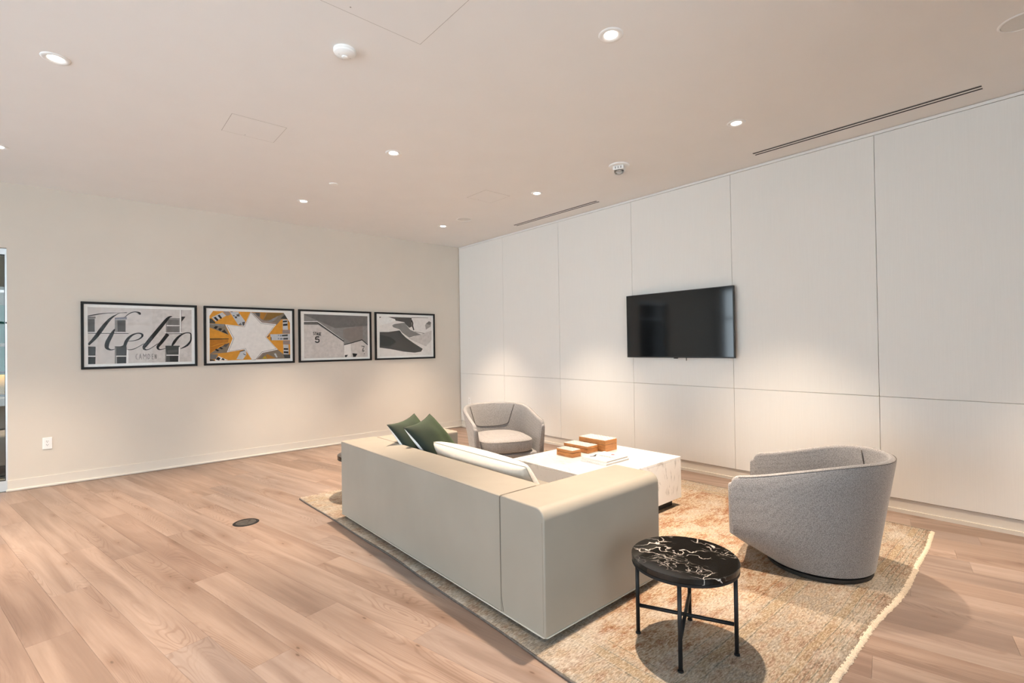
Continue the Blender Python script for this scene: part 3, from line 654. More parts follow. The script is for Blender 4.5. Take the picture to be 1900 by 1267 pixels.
('g5',1,[-231,-2020,-127,-2625,-83,-2614,-187,-2009]),
('g5',1,[-284,-2434,-131,-2439,-131,-2382,-284,-2378]),
('g5',1,[54,-2615,85,-2022,40,-2018,8,-2610]),
('g5',1,[42,-2032,162,-2346,203,-2322,83,-2008]),
('g5',1,[203,-2347,328,-2039,288,-2013,162,-2321]),
('g5',1,[285,-2027,309,-2622,354,-2620,331,-2025]),
('g5',1,[450,-2046,446,-2602,492,-2603,496,-2047]),
('g5',1,[477,-2629,602,-2570,585,-2517,460,-2576]),
('g5',1,[615,-2554,676,-2357,633,-2336,572,-2533]),
('g5',1,[676,-2338,618,-2109,574,-2125,632,-2354]),
('g5',1,[606,-2091,482,-2021,463,-2072,587,-2143]),
('g5',1,[980,-2040,841,-2037,841,-2094,980,-2097]),
('g5',1,[818,-2065,814,-2612,860,-2614,864,-2066]),
('g5',1,[837,-2642,976,-2646,976,-2588,837,-2585]),
('g5',1,[839,-2368,950,-2371,950,-2314,839,-2311]),
('g5',1,[1125,-2621,1129,-2072,1082,-2071,1078,-2620]),
('g5',1,[1083,-2079,1205,-2631,1250,-2617,1128,-2064]),
('g5',1,[1251,-2625,1255,-2075,1208,-2074,1204,-2624])],
[
('or',0,[-4528,2974,4660,3015,4597,-2931,-4550,-3031]),
('w3',0,[-4545,2973,-4158,2970,-4551,2331]),
('bl',0,[-4310,2198,-3176,2851,-2780,2438,-3876,1732]),
('k',0,[-3698,2439,-3476,2559,-3207,2142,-3381,2025]),
('k',0,[-4116,2175,-3896,2293,-3580,1907,-3753,1763]),
('g3',0,[-4529,2053,-4311,2058,-3926,1618,-3927,1478,-4534,1495]),
('br',0,[-3125,2966,-2474,2972,-2275,2595,-2705,2411]),
('bl',0,[-2398,2951,-1454,2938,-684,1800,-794,1187,-1468,1322]),
('g4',0,[-2348,2953,-2068,2963,-2039,2889,-2298,2880]),
('g4',0,[-2072,2515,-1868,2521,-1839,2407,-2023,2402]),
('g4',0,[-1870,2378,-1613,2385,-1584,2155,-1821,2149]),
('g4',0,[-1662,2643,-1327,2653,-1299,2394,-1613,2385]),
('g4',0,[-1455,2764,-1326,2768,-1296,2654,-1405,2650]),
('g5',0,[-1494,1321,-1207,1615,-1054,1357,-1210,1297]),
('g4',0,[-1051,1676,-710,1770,-820,1274,-976,1301]),
('br2',0,[-4534,1439,-2890,1384,-2499,107,-4538,993]),
('g6',0,[-4534,1467,-2940,1400,-3092,1097,-3831,1227,-4535,1327]),
('k',0,[-4127,942,-3905,1170,-3636,1117,-3859,805]),
('k',0,[-3663,779,-3465,950,-3193,841,-3419,584]),
('g1',0,[-3271,501,-2970,758,-2599,164]),
('or2',0,[-4487,-457,-2555,-463,-2608,-776,-3605,-966,-4485,-1321]),
('k',0,[-4525,-334,-2528,-326,-2529,-429,-4526,-457]),
('or2',0,[-4485,-1349,-3605,-1051,-2608,-833,-3459,-1250,-4491,-2074]),
('br2',0,[-4491,-2102,-3460,-1362,-2457,-834,-2568,-2029,-4492,-2185]),
('k',0,[-3584,-1473,-3410,-1335,-3115,-1565,-3289,-1647]),
('k',0,[-4002,-1664,-3830,-1554,-3538,-1812,-3760,-1893]),
('g4',0,[-3187,-1253,-2961,-1029,-2458,-891,-2814,-1399]),
('g5',0,[-4516,-2185,-3665,-2232,-3915,-2815,-4521,-2798]),
('k',0,[-4536,-2797,-4037,-2896,-4038,-3008,-4538,-3020]),
('w3',0,[-3988,-2869,-3617,-2458,-2627,-2966,-3965,-3010]),
('k',0,[-3939,-2843,-3692,-2541,-3422,-2689,-3573,-2983]),
('k',0,[-3374,-2887,-3199,-2695,-2977,-2842,-3052,-2965]),
('bl',0,[-1712,-2879,-1240,-1940,-663,-1631,-591,-2330,-989,-2929]),
('k',0,[-982,-2176,-644,-2358,-723,-2414,-957,-2264]),
('g4',0,[-1343,-1909,-769,-1746,-770,-1862,-1318,-1996]),
('br2',0,[49,2941,3845,2982,4359,2214,3549,2133,2915,1363,1086,1541]),
('or3',0,[1045,2951,1812,2928,1363,2022,1011,2251]),
('br3',0,[1868,2918,3845,2970,2869,2359,2641,2112,1418,1993]),
('g4',0,[450,2931,963,2936,959,2486,714,2420]),
('g3',0,[3436,2252,3958,2754,4359,2214]),
('g6',0,[1857,1794,2417,2166,3211,2610,2866,2117,2413,1806]),
('br',0,[-5,2928,289,2926,1362,1903,2862,1694,2915,1363,1086,1541]),
('w3',0,[3846,3007,4671,2997,4634,1667]),
('bl',0,[3710,2125,4300,2120,4344,804,3708,797]),
('k',0,[3720,1955,4252,2015,4250,1813,3718,1760]),
('k',0,[3744,1541,4294,1612,4292,1342,3741,1297]),
('k',0,[4345,1999,4472,1910,4354,1723]),
('br',0,[3678,736,4578,806,4572,315,3674,298]),
('bl',0,[2174,194,4601,284,4592,-576,2333,-567]),
('g3',0,[3586,127,4309,203,4306,-42,3584,-67]),
('g3',0,[3754,-268,4333,-238,4331,-483,3752,-494]),
('bl2',0,[3101,126,3243,126,3242,5,3100,5]),
('bl2',0,[3357,126,3528,127,3526,-86,3355,-86]),
('bl2',0,[3097,-268,3239,-268,3237,-450,3095,-449]),
('bl2',0,[3353,-268,3668,-268,3666,-481,3351,-480]),
('k',0,[2226,-177,2326,-177,2322,-597,2250,-567]),
('g4',0,[1782,-147,2174,182,1948,-177]),
('br',0,[3721,-633,4592,-619,4587,-1098,3717,-1102]),
('bl',0,[3745,-1121,4393,-1157,4415,-2414,3761,-2399]),
('k',0,[3786,-1590,4348,-1622,4345,-1831,3784,-1809]),
('k',0,[3794,-2004,4372,-2039,4370,-2290,3791,-2235]),
('br2',0,[421,-2953,1160,-2015,2941,-1656,3732,-2399,4590,-2449,4585,-2952]),
('br',0,[421,-2953,1160,-2015,2941,-1656,2996,-1808,1376,-2227,771,-2940]),
('or4',0,[1206,-2875,1538,-2528,1754,-2932]),
('or3',0,[1621,-2500,1816,-2326,2815,-2890,1810,-2922]),
('g3',0,[3732,-2429,4590,-2449,4585,-2927,3899,-2908]),
('bl',0,[2596,-2283,2822,-2257,3043,-2776,2873,-2801]),
('w3',0,[-77,3159,-833,1165,-2898,1382,-2097,-332,-2739,-2015,-747,-1677,34,-3231,446,-3161,1241,-2152,3064,-1766,1702,-177,2915,1475,1190,1671,-86,3127]),
('g5',0,[-70,3003,-791,1103,-2759,1310,-1996,-325,-2608,-1930,-708,-1607,36,-3089,429,-3022,1187,-2061,2926,-1692,1626,-177,2783,1398,1139,1585,-78,2973]),
('w2',0,[-66,2926,-769,1072,-2690,1273,-1945,-321,-2542,-1887,-689,-1573,37,-3018,421,-2953,1160,-2015,2856,-1655,1589,-177,2718,1360,1113,1542,-74,2896])],
[
('g6',0,[-4409,2953,4585,2886,4568,-3022,-4423,-3002]),
('g5',0,[-4409,2953,4585,2886,4578,1495,-182,1089,-4410,2847]),
('g5b',0,[948,935,3836,1484,3811,-473,2081,-978,935,-129]),
('w1',0,[-4424,1516,-2533,1516,984,-802,1014,-2986,-4423,-3002]),
('g5',1,[-4424,1527,-2564,1569,-2561,1851,-4421,1825]),
('w3',1,[-4420,1883,-2634,1942,-2634,2018,-4420,1958]),
('w3',1,[-2657,1927,905,-631,953,-568,-2612,1989]),
('g2',1,[-4422,1729,-2583,1764,-2582,1829,-4421,1793]),
('g2',1,[-2648,1733,972,-821,1066,-693,-2560,1859]),
('w1',0,[1035,-1306,2022,-1090,3688,-645,4566,-1309,4568,-3022,1014,-3009]),
('w2',0,[1035,-1306,2022,-1090,2033,-2979,1014,-2998]),
('g2',1,[1050,-1305,2036,-1066,2009,-956,1022,-1196]),
('g2',1,[2038,-1066,3730,-597,3697,-486,2007,-957]),
('g2',1,[3649,-584,4525,-1329,4607,-1242,3730,-498]),
('g3',0,[1133,-2687,1571,-2663,1417,-2963,1129,-2978]),
('k',0,[2238,-2452,2981,-2548,2738,-2975,2349,-2988]),
('k',1,[-3006,485,-3056,548,-3114,500,-3064,437]),
('k',1,[-3089,562,-3174,550,-3165,476,-3081,487]),
('k',1,[-3205,525,-3231,450,-3161,426,-3135,501]),
('k',1,[-3229,420,-3187,339,-3122,374,-3163,456]),
('k',1,[-3174,324,-3098,278,-3059,343,-3135,389]),
('k',1,[-3113,295,-3080,214,-3012,244,-3045,325]),
('k',1,[-3079,245,-3123,152,-3056,121,-3012,213]),
('k',1,[-3077,172,-3162,200,-3185,128,-3101,101]),
('k',1,[-3141,183,-3174,244,-3239,207,-3206,146]),
('k',1,[-2985,476,-2815,460,-2807,535,-2977,551]),
('k',1,[-2933,505,-2938,117,-2863,117,-2859,506]),
('k',1,[-2726,94,-2636,475,-2709,491,-2799,110]),
('k',1,[-2709,475,-2628,77,-2555,93,-2636,491]),
('k',1,[-2731,197,-2628,187,-2620,263,-2723,273]),
('k',1,[-2334,399,-2402,483,-2460,435,-2393,350]),
('k',1,[-2456,487,-2534,416,-2484,360,-2406,431]),
('k',1,[-2545,397,-2572,282,-2500,266,-2473,380]),
('k',1,[-2573,267,-2549,128,-2475,142,-2499,281]),
('k',1,[-2537,106,-2460,40,-2411,98,-2487,164]),
('k',1,[-2409,42,-2339,114,-2393,166,-2462,95]),
('k',1,[-2328,140,-2327,257,-2402,257,-2404,140]),
('k',1,[-2360,295,-2429,302,-2437,226,-2369,219]),
('k',1,[-2132,468,-2305,484,-2313,409,-2141,392]),
('k',1,[-2346,446,-2351,55,-2276,56,-2271,447]),
('k',1,[-2317,18,-2145,1,-2137,76,-2309,93]),
('k',1,[-2315,213,-2177,200,-2169,276,-2307,289]),
('k',1,[-2411,-50,-2865,-51,-2867,-213,-2413,-213]),
('k',1,[-2945,-120,-3002,-482,-2845,-506,-2787,-143]),
('k',1,[-2895,-569,-2707,-494,-2765,-344,-2952,-419]),
('k',1,[-2748,-499,-2535,-530,-2511,-369,-2724,-339]),
('k',1,[-2592,-493,-2487,-667,-2349,-582,-2454,-407]),
('k',1,[-2492,-594,-2575,-799,-2426,-860,-2343,-655]),
('k',1,[-2526,-752,-2741,-827,-2690,-980,-2475,-906]),
('k',1,[-2680,-831,-2865,-739,-2936,-884,-2751,-976]),
('k',1,[-2828,-777,-2880,-664,-3025,-732,-2973,-846]),
('k',1,[3992,-1778,3886,-1726,3847,-1797,3953,-1850]),
('k',1,[3830,-1741,3735,-1891,3808,-1933,3903,-1783]),
('k',1,[3730,-1906,3701,-2082,3784,-2095,3813,-1918]),
('k',1,[3703,-2101,3767,-2280,3847,-2254,3783,-2076]),
('k',1,[3806,-2307,3913,-2309,3914,-2229,3807,-2227]),
('k',1,[3951,-2288,4019,-2162,3944,-2125,3876,-2250]),
('k',1,[4021,-2129,3969,-2002,3890,-2030,3942,-2158]),
('k',1,[3930,-1976,3837,-1974,3836,-2055,3929,-2056]),
('k',1,[3807,-1985,3727,-2060,3785,-2118,3866,-2043]),
('g3',1,[3684,-1391,3662,-1362,3627,-1384,3649,-1414]),
('g3',1,[3642,-1353,3605,-1358,3612,-1398,3648,-1393]),
('g3',1,[3589,-1372,3577,-1408,3618,-1420,3629,-1384]),
('g3',1,[3578,-1422,3596,-1460,3634,-1444,3617,-1406]),
('g3',1,[3603,-1469,3635,-1491,3659,-1458,3627,-1436]),
('g3',1,[3627,-1481,3641,-1519,3681,-1506,3667,-1468]),
('g3',1,[3642,-1505,3623,-1549,3662,-1564,3681,-1520]),
('g3',1,[3650,-1538,3614,-1525,3599,-1562,3635,-1575]),
('g3',1,[3626,-1535,3612,-1506,3573,-1523,3587,-1552]),
('g3',1,[3694,-1406,3766,-1414,3771,-1374,3699,-1366]),
('g3',1,[3711,-1389,3709,-1573,3751,-1574,3754,-1390]),
('g3',1,[3817,-1592,3856,-1412,3814,-1404,3776,-1584]),
('g3',1,[3814,-1412,3848,-1599,3890,-1593,3856,-1405]),
('g3',1,[3809,-1545,3853,-1550,3857,-1510,3814,-1505]),
('g3',1,[3991,-1456,3962,-1416,3927,-1439,3956,-1479]),
('g3',1,[3929,-1413,3896,-1447,3927,-1474,3960,-1441]),
('g3',1,[3891,-1457,3879,-1511,3921,-1519,3932,-1465]),
('g3',1,[3879,-1518,3889,-1583,3931,-1577,3921,-1512]),
('g3',1,[3895,-1594,3927,-1626,3957,-1597,3925,-1566]),
('g3',1,[3959,-1624,3988,-1591,3955,-1565,3926,-1599]),
('g3',1,[3993,-1578,3994,-1523,3951,-1522,3951,-1578]),
('g3',1,[3975,-1502,3946,-1499,3941,-1539,3970,-1543]),
('g3',1,[4079,-1429,4006,-1421,4001,-1461,4074,-1469]),
('g3',1,[3983,-1441,3980,-1625,4023,-1626,4025,-1441]),
('g3',1,[3999,-1645,4072,-1653,4076,-1613,4004,-1605]),
('g3',1,[4000,-1553,4058,-1560,4063,-1519,4005,-1513]),
('g3',0,[3917,-2522,4063,-2491,4036,-2663])],
[
('w2',0,[-4377,2880,4590,3000,4524,-2983,-4395,-3070]),
('g6b',0,[3399,1770,4138,2417,4547,2145,4419,1532,3532,1015]),
('g7',0,[3547,1962,4064,2351,4504,2233,4275,1784]),
('w1',0,[399,-369,4586,898,4562,-630,3491,-1635]),
('g4',0,[-2966,2883,1001,2867,1050,1484,561,1292,-117,1896,-249,2138,-1726,2349,-1855,2588]),
('w3',0,[-4340,2822,-2966,2859,-1855,2551,-1726,2337,-2653,2005,-4358,1524]),
('g6',0,[-2331,1616,-1999,1801,-250,2077,695,986,2655,229,1377,1,538,-246,-680,546,-1077,1029,-2137,1342]),
('g4',0,[-4370,605,-2933,615,-1079,871,-683,363,-11,-246,1360,-1114,2907,-2004,2614,-2438,1478,-2578,-452,-2380,-2708,-1943,-4402,-1716]),
('g3',0,[-4375,227,-2683,-125,-1639,-849,-2703,-1560,-4400,-1540]),
('k',1,[898,2433,1114,2010,1282,2076,1092,2510]),
('k',1,[1093,2049,1059,1615,1240,1604,1302,2037]),
('k',1,[1048,1582,1275,907,1451,954,1250,1637]),
('g5',1,[1521,653,3224,389,3243,476,1534,715]),
('g3',1,[999,2843,3998,2870,4001,2921,1003,2917]),
('g3',0,[-4377,2880,-4086,2829,-4342,2645])]]
def picture(x0, x1, data, label):
    cx, cz = (x0+x1)/2, 1.5125; hw, hh = (x1-x0)/2, 0.3545
    r = empty('framed_print', (cx, YW, cz), label=label, cat='framed picture', group='framed photographs on the beige wall')
    fw = 0.024; d0, d1 = -0.034, -0.0006
    for nm, b in (('frame_rail', (-hw, hw, d0, d1, hh-fw, hh)), ('frame_rail', (-hw, hw, d0, d1, -hh, -hh+fw)), ('frame_stile', (-hw, -hw+fw, d0, d1, -hh+fw, hh-fw)), ('frame_stile', (hw-fw, hw, d0, d1, -hh+fw, hh-fw))):
        bbox(nm, b, 'black_frame', r, 0.0015, 1)
    boxes('mat_board', [(-hw+fw+0.0002, hw-fw-0.0002, -0.016, -0.004, -hh+fw+0.0002, hh-fw-0.0002)], 'mat_board', r)
    names = sorted({a[0] for a in data}); V, F, M = [], [], []
    for i, (c, rib, fl) in enumerate(data):
        pts = [(max(-0.463, min(0.463, fl[j]/1e4)), max(-0.303, min(0.303, fl[j+1]/1e4))) for j in range(0, len(fl), 2)]
        y = -0.0163-0.00006*i; n = len(pts); b0 = len(V); V += [(p[0], y, p[1]) for p in pts]; mi = names.index(c)
        if rib:
            m = n//2
            for k in range(m-1): F.append((b0+k, b0+k+1, b0+n-2-k, b0+n-1-k)); M.append(mi)
        else: F.append(tuple(range(b0, b0+n))); M.append(mi)
    mk('photo_print', V, F, None, r, mats=['print_'+n for n in names], fm=M, fix=False)
    boxes('glazing', [(-hw+fw+0.0002, hw-fw-0.0002, -0.0262, -0.0240, -hh+fw+0.0002, hh-fw-0.0002)], 'picture_glass', r)
for (x0, x1), data, lab in zip([(-0.013, 1.017), (1.085, 2.112), (2.167, 3.192), (3.250, 4.275)], ARTDATA,
        ['black framed photograph of a facade with large painted Hello lettering', 'black framed photograph of orange cube houses around a star of sky', 'black framed photograph of pale sheds marked STAGE 5', 'black framed photograph of grey sand dunes']):
    picture(x0, x1, data, lab)

tv = empty('television', (XW, 2.786, 1.536), label='black flat television mounted on the panelled wall', cat='television')
y0, y1, z0, z1 = -0.6165, 0.6165, -0.350, 0.350
tc = bbox('cabinet', (-0.072, -0.040, y0, y1, z0, z1), 'tv_plastic', tv, 0.003, 2)
boxes('screen', [(-0.0726, -0.0721, y0+0.008, y1-0.008, z0+0.013, z1-0.008)], 'tv_screen', tv)
bbox('wall_bracket', (-0.0398, -0.0005, -0.28, 0.28, -0.18, 0.18), 'black_metal', tv, 0.004, 2)
bbox('sensor_bar', (-0.071, -0.055, -0.015, 0.030, z0-0.009, z0-0.0004), 'tv_plastic', tc, 0.003, 2)
tube('cable_end', [(-0.05, -0.105, z0-0.0004), (-0.05, -0.106, z0-0.02), (-0.05, -0.104, z0-0.030)], 0.004, 'tv_plastic', tv)

# floor box in the boards
r = empty('floor_box', (0.948, 4.262, 0.0), rz=0.6, label='round dark floor outlet lid set in the boards', cat='floor outlet')
lathe('rim', [(0.070, 0.0035), (0.078, 0.0042), (0.088, 0.003), (0.092, 0.0006)], 'black_metal', r, 40)
fl = lathe('lid', [(0, 0.0034), (0.062, 0.0034), (0.069, 0.0026)], 'floor_box_metal', r, 40)
lathe('cable_flap', [(0, 0.0052), (0.026, 0.0052), (0.028, 0.0036)], 'floor_box_metal', fl, 24, c=(-0.018, 0, 0))
boxes('finger_slot', [(0.022, 0.048, -0.005, 0.005, 0.0036, 0.0044)], 'black_rubber', fl)

# ================================================================== RUG
RX0, RX1, RY0, RY1 = 1.465, 4.425, 0.655, 4.555
def build_rug():
    cx, cy = (RX0+RX1)/2, (RY0+RY1)/2
    root = empty('area_rug', (cx, cy, 0), label='large faded rust and beige rug with fringed ends', cat='rug')
    def edge_y(x): return 0.010*math.sin(3.1*x+0.6)+0.006*math.sin(7.3*x)+(0.055*max(0, (x-cx)/1.48-0.45) if True else 0)
    def edge_x(y): return 0.012*math.sin(1.7*y+1.0)+0.004*math.sin(6.1*y)
    nx, ny = 74, 98; V, F = [], []
    def P(i, j):
        u, v = i/nx, j/ny; x = RX0-cx+(RX1-RX0)*u; y = RY0-cy+(RY1-RY0)*v
        return (x+edge_x(y)*(1-u)+edge_x(y+2)*u, y+edge_y(x+cx)*(1-v)+edge_y(x+cx+4)*v*0.4)
    for j in range(ny+1):
        for i in range(nx+1):
            p = P(i, j); V.append((p[0], p[1], RUG_Z-0.0006+0.0005*math.sin(5*p[0])*math.sin(4*p[1])))
    for j in range(ny):
        for i in range(nx): a = j*(nx+1)+i; F.append((a, a+1, a+nx+2, a+nx+1))
    bd = [j*(nx+1) for j in range(ny, -1, -1)]+[i for i in range(1, nx+1)]+[j*(nx+1)+nx for j in range(1, ny+1)]+[ny*(nx+1)+i for i in range(nx-1, 0, -1)]
    b0 = len(V); V += [(V[k][0], V[k][1], 0.0006) for k in bd]; n = len(bd)
    for k in range(n): F.append((bd[k], bd[(k+1) % n], b0+(k+1) % n, b0+k))
    mk('pile_field', V, F, 'faded_rug', root, True)
    rnd = random.Random(5)
    for end in (0, 1):
        FV, FF = [], []; s = -1 if end == 0 else 1
        m = 300
        for k in range(m):
            u = (k+0.5)/m; i = u*nx; i0 = min(nx-1, int(i)); a, b = P(i0, ny*end), P(i0+1, ny*end); t = i-i0
            x = a[0]+(b[0]-a[0])*t+rnd.uniform(-0.003, 0.003); y = a[1]+(b[1]-a[1])*t
            ln = rnd.uniform(0.018, 0.024); w = 0.0078; sk = rnd.uniform(-0.002, 0.002); h = rnd.uniform(0.010, 0.0135)
            q = len(FV)
            FV += [(x-w, y-s*0.006, 0.001), (x+w, y-s*0.006, 0.001), (x+w*0.8, y-s*0.004, h), (x-w*0.8, y-s*0.004, h),
                   (x-w+sk, y+s*ln*0.75, 0.001), (x+w+sk, y+s*ln*0.75, 0.001), (x+sk, y+s*ln*0.7, h*0.75), (x+sk, y+s*ln, 0.0012)]
            FF += [(q, q+1, q+5, q+4), (q+1, q+2, q+6, q+5), (q+2, q+3, q+6), (q+3, q, q+4, q+6), (q+4, q+5, q+7), (q+5, q+6, q+7), (q+6, q+4, q+7), (q, q+3, q+2, q+1)]
        tag(mk('fringe', FV, FF, 'fringe', root), kind='stuff')
    for side in (0, 1):
        tube('edge_binding', [(*P(nx*side, j), 0.0062) for j in range(0, ny+1, 2)], 0.0058, 'rug_binding', root, 6)
build_rug()

# ================================================================== SOFA
def rounded_profile(y0, y1, z0, z1, r_out, r_in, n=6):
    pts = [(y0, z0)]
    for i in range(n+1): a = PI-PI/2*i/n; pts.append((y0+r_out+r_out*math.cos(a), z1-r_out+r_out*math.sin(a)))
    for i in range(n+1): a = PI/2-PI/2*i/n; pts.append((y1-r_in+r_in*math.cos(a), z1-r_in+r_in*math.sin(a)))
    pts.append((y1, z0)); return pts
def build_sofa():
    X0, X1, XB = 1.528, 2.43, 1.812; Y0, Y1 = 1.562, 3.825; A = 0.305; ZB, ZT = 0.045, 0.612
    O = ((X0+X1)/2, (Y0+Y1)/2, RUG_Z); root = empty('sofa', O, label='taupe leather sofa with wide low arms, seen from behind', cat='sofa')
    def arm(prof, xs=X0):
        n = len(prof); V = [(xs, y, z) for y, z in prof]+[(X1, y, z) for y, z in prof]
        F = [(i, (i+1) % n, n+(i+1) % n, n+i) for i in range(n)]+[tuple(range(n)), tuple(range(n, 2*n))]
        o = mk('arm', V, F, 'taupe_leather', root, off=O); bevel_obj(o, 0.006, 3, 0.7); return o
    na = arm(rounded_profile(Y0, Y0+A-0.0004, ZB, ZT, 0.052, 0.018))
    arm([(Y0+Y1-y, z) for y, z in rounded_profile(Y0, Y0+A-0.0004, ZB, ZT, 0.052, 0.018)][::-1], XB+0.001)
    o = bk = boxes('backrest', [(X0+0.001, XB, Y0+A+0.0004, Y1, ZB, ZT-0.003)], 'taupe_leather', root, O); bevel_obj(o, 0.007, 3)
    bbox('seat_frame', (XB+0.001, X1-0.03, Y0+A+0.001, Y1-A-0.001, ZB, 0.235), 'taupe_leather', root, 0.012, 2, O)
    ym = (Y0+Y1)/2
    for a, b in ((Y0+A+0.004, ym-0.002), (ym+0.002, Y1-A-0.004)): bbox('seat_cushion', (XB+0.003, X1-0.005, a, b, 0.236, 0.40), 'taupe_leather', root, 0.035, 4, O)
    bbox('plinth', (X0+0.07, X1-0.07, Y0+0.07, Y1-0.07, RUG_Z+0.0008, ZB-0.001), 'plinth_black', root, 0, 1, O)
    e = 0.0006; ys = Y0+A; xo = X0-e
    def over(y):                                # seam up the back face and over the top
        r = 0.007; return [(xo, y-0.018, ZB+0.01), (xo, y-0.003, 0.12), (xo, y, 0.30), (xo, y, ZT-0.03)]+[(X0+r-(r+e)*math.cos(t), y, ZT-0.003-r+(r+e)*math.sin(t)) for t in (0.2, 0.6, 1.0, 1.4)]+[(X0+0.10, y, ZT-0.002), (XB-0.04, y, ZT-0.002)]
    for y in (ys,): tube('panel_seam', over(y), 0.0014, 'seam_thread', bk, 6, O)
    tube('arm_seam', [(X0+0.003, ys-0.01, ZT-0.004), (X0+0.003, Y0+0.06, ZT-0.003), (X0+0.003, Y0+0.03, ZT-0.010), (X0+0.003, Y0+0.014, ZT-0.024)], 0.0016, 'seam_thread', na, 6, O)
    tube('back_seam', [(X0+0.002, ys+0.01, ZT-0.008), (X0+0.002, (ys+Y1)/2, ZT-0.008), (X0+0.002, Y1-0.03, ZT-0.008)], 0.0011, 'seam_thread', bk, 6, O)
    tubes('corner_seam', [[(X0+0.002, Y0+0.003, ZB+0.02), (X0+0.002, Y0+0.003, ZT-0.06)], [(X0+0.0005, Y0+0.012, ZB+0.02), (X0+0.0005, Y0+0.012, ZT-0.06)]], 0.0009, 'seam_thread', na, 5, O)
    c = 0.012
    tube('hem_piping', [(X0-0.001, Y0+c, ZB+0.001), (X0-0.001, Y1-c, ZB+0.001), (X0+c, Y1+0.001, ZB+0.001), (X1-c, Y1+0.001, ZB+0.001), (X1+0.001, Y1-c, ZB+0.001), (X1+0.001, Y0+c, ZB+0.001), (X1-c, Y0-0.001, ZB+0.001), (X0+c, Y0-0.001, ZB+0.001)], 0.0035, 'hem_piping', root, 6, O, True)
build_sofa()

# ------------------------------------------------------------------ cushions
def pillow(name, label, C, u, v, w, h, t, mf, mb, pip, group=None, pinch=0.08, seed=1, crease=0.012, ex=0.42):
    u = Vector(u).normalized(); v = Vector(v); v = (v-u*v.dot(u)).normalized(); nrm = u.cross(v); C = Vector(C)
    root = empty(name, C-v*(h/2), label=label, cat='cushion', group=group); off = root.location
    n = 22; rnd = random.Random(seed); ph = [rnd.uniform(0, 6) for _ in range(4)]
    def pt(s, q, side):
        ks, kq = 1-pinch*(1-q*q)**1.0, 1-pinch*(1-s*s)**1.0
        th = t/2*max(0, (1-s**2)*(1-q**2))**ex
        edge = (1-s*s)*(1-q*q)
        wr = crease*edge*math.sin(5*s+3*q+ph[0])*math.sin(4*q-2*s+ph[1])
        return C+u*(s*ks*w/2)+v*(q*kq*h/2)+nrm*(side*(th+wr*0.6))
    for nm, side, mt in (('front_panel', 1, mf), ('back_panel', -1, mb)):
        V = [pt(math.sin(PI/2*(2*i/n-1)), math.sin(PI/2*(2*j/n-1)), side) for j in range(n+1) for i in range(n+1)]
        F = [(j*(n+1)+i, j*(n+1)+i+1, (j+1)*(n+1)+i+1, (j+1)*(n+1)+i) for j in range(n) for i in range(n)]
        if side < 0: F = [f[::-1] for f in F]
        mk(nm, V, F, mt, root, True, off, fix=False)
    m = 14; loop = [pt(-1+2*k/m, -1, 0) for k in range(m)]+[pt(1, -1+2*k/m, 0) for k in range(m)]+[pt(1-2*k/m, 1, 0) for k in range(m)]+[pt(-1, 1-2*k/m, 0) for k in range(m)]
    tube('piping', loop, 0.0035, pip, root, 6, off, True)
GP = 'green cushions on the sofa'
pillow('throw_pillow', 'dark green velvet cushion leaning against the far sofa arm, behind the other', (1.975, 3.425, 0.60), (0.84, 0.54, 0.06), (-0.36, 0.47, 0.80), 0.43, 0.43, 0.135, 'green_velvet', 'white_linen', 'dark_piping', GP, seed=3, pinch=0.11)
pillow('throw_pillow', 'dark green velvet cushion in front, beside the white lumbar cushion', (2.033, 3.25, 0.605), (0.83, 0.55, 0.09), (-0.40, 0.50, 0.77), 0.44, 0.44, 0.15, 'green_velvet', 'white_linen', 'dark_piping', GP, seed=8, pinch=0.11)
pillow('lumbar_pillow', 'long white textured lumbar cushion against the sofa back', (1.978, 2.565, 0.53), (0.02, 1.0, 0.0), (-0.55, 0.0, 0.83), 1.00, 0.29, 0.18, 'boucle', 'cream_linen', 'hem_piping', None, pinch=0.03, seed=5, crease=0.004, ex=0.30)

# ================================================================== COFFEE TABLE and what stands on it
TZ = 0.410
tx0, tx1, ty0, ty1 = 2.668, 3.700, 2.166, 3.080
O = ((tx0+tx1)/2, (ty0+ty1)/2, RUG_Z); ct = empty('coffee_table', O, label='low block coffee table in white veined marble', cat='coffee table')
t = 0.02; zb = 0.076
bbox('table_top', (tx0, tx1, ty0, ty1, TZ-t, TZ), 'white_marble', ct, 0.0025, 2, O)
for b in ((tx0, tx1, ty0, ty0+t, zb, TZ-t-0.0004), (tx0, tx1, ty1-t, ty1, zb, TZ-t-0.0004), (tx0, tx0+t, ty0+t+0.0004, ty1-t-0.0004, zb, TZ-t-0.0004), (tx1-t, tx1, ty0+t+0.0004, ty1-t-0.0004, zb, TZ-t-0.0004)):
    bbox('side_slab', b, 'white_marble', ct, 0.0015, 1, O)
bbox('plinth', (tx0+0.06, tx1-0.06, ty0+0.05, ty1-0.05, RUG_Z+0.0008, zb+0.004), 'plinth_black', ct, 0, 1, O)
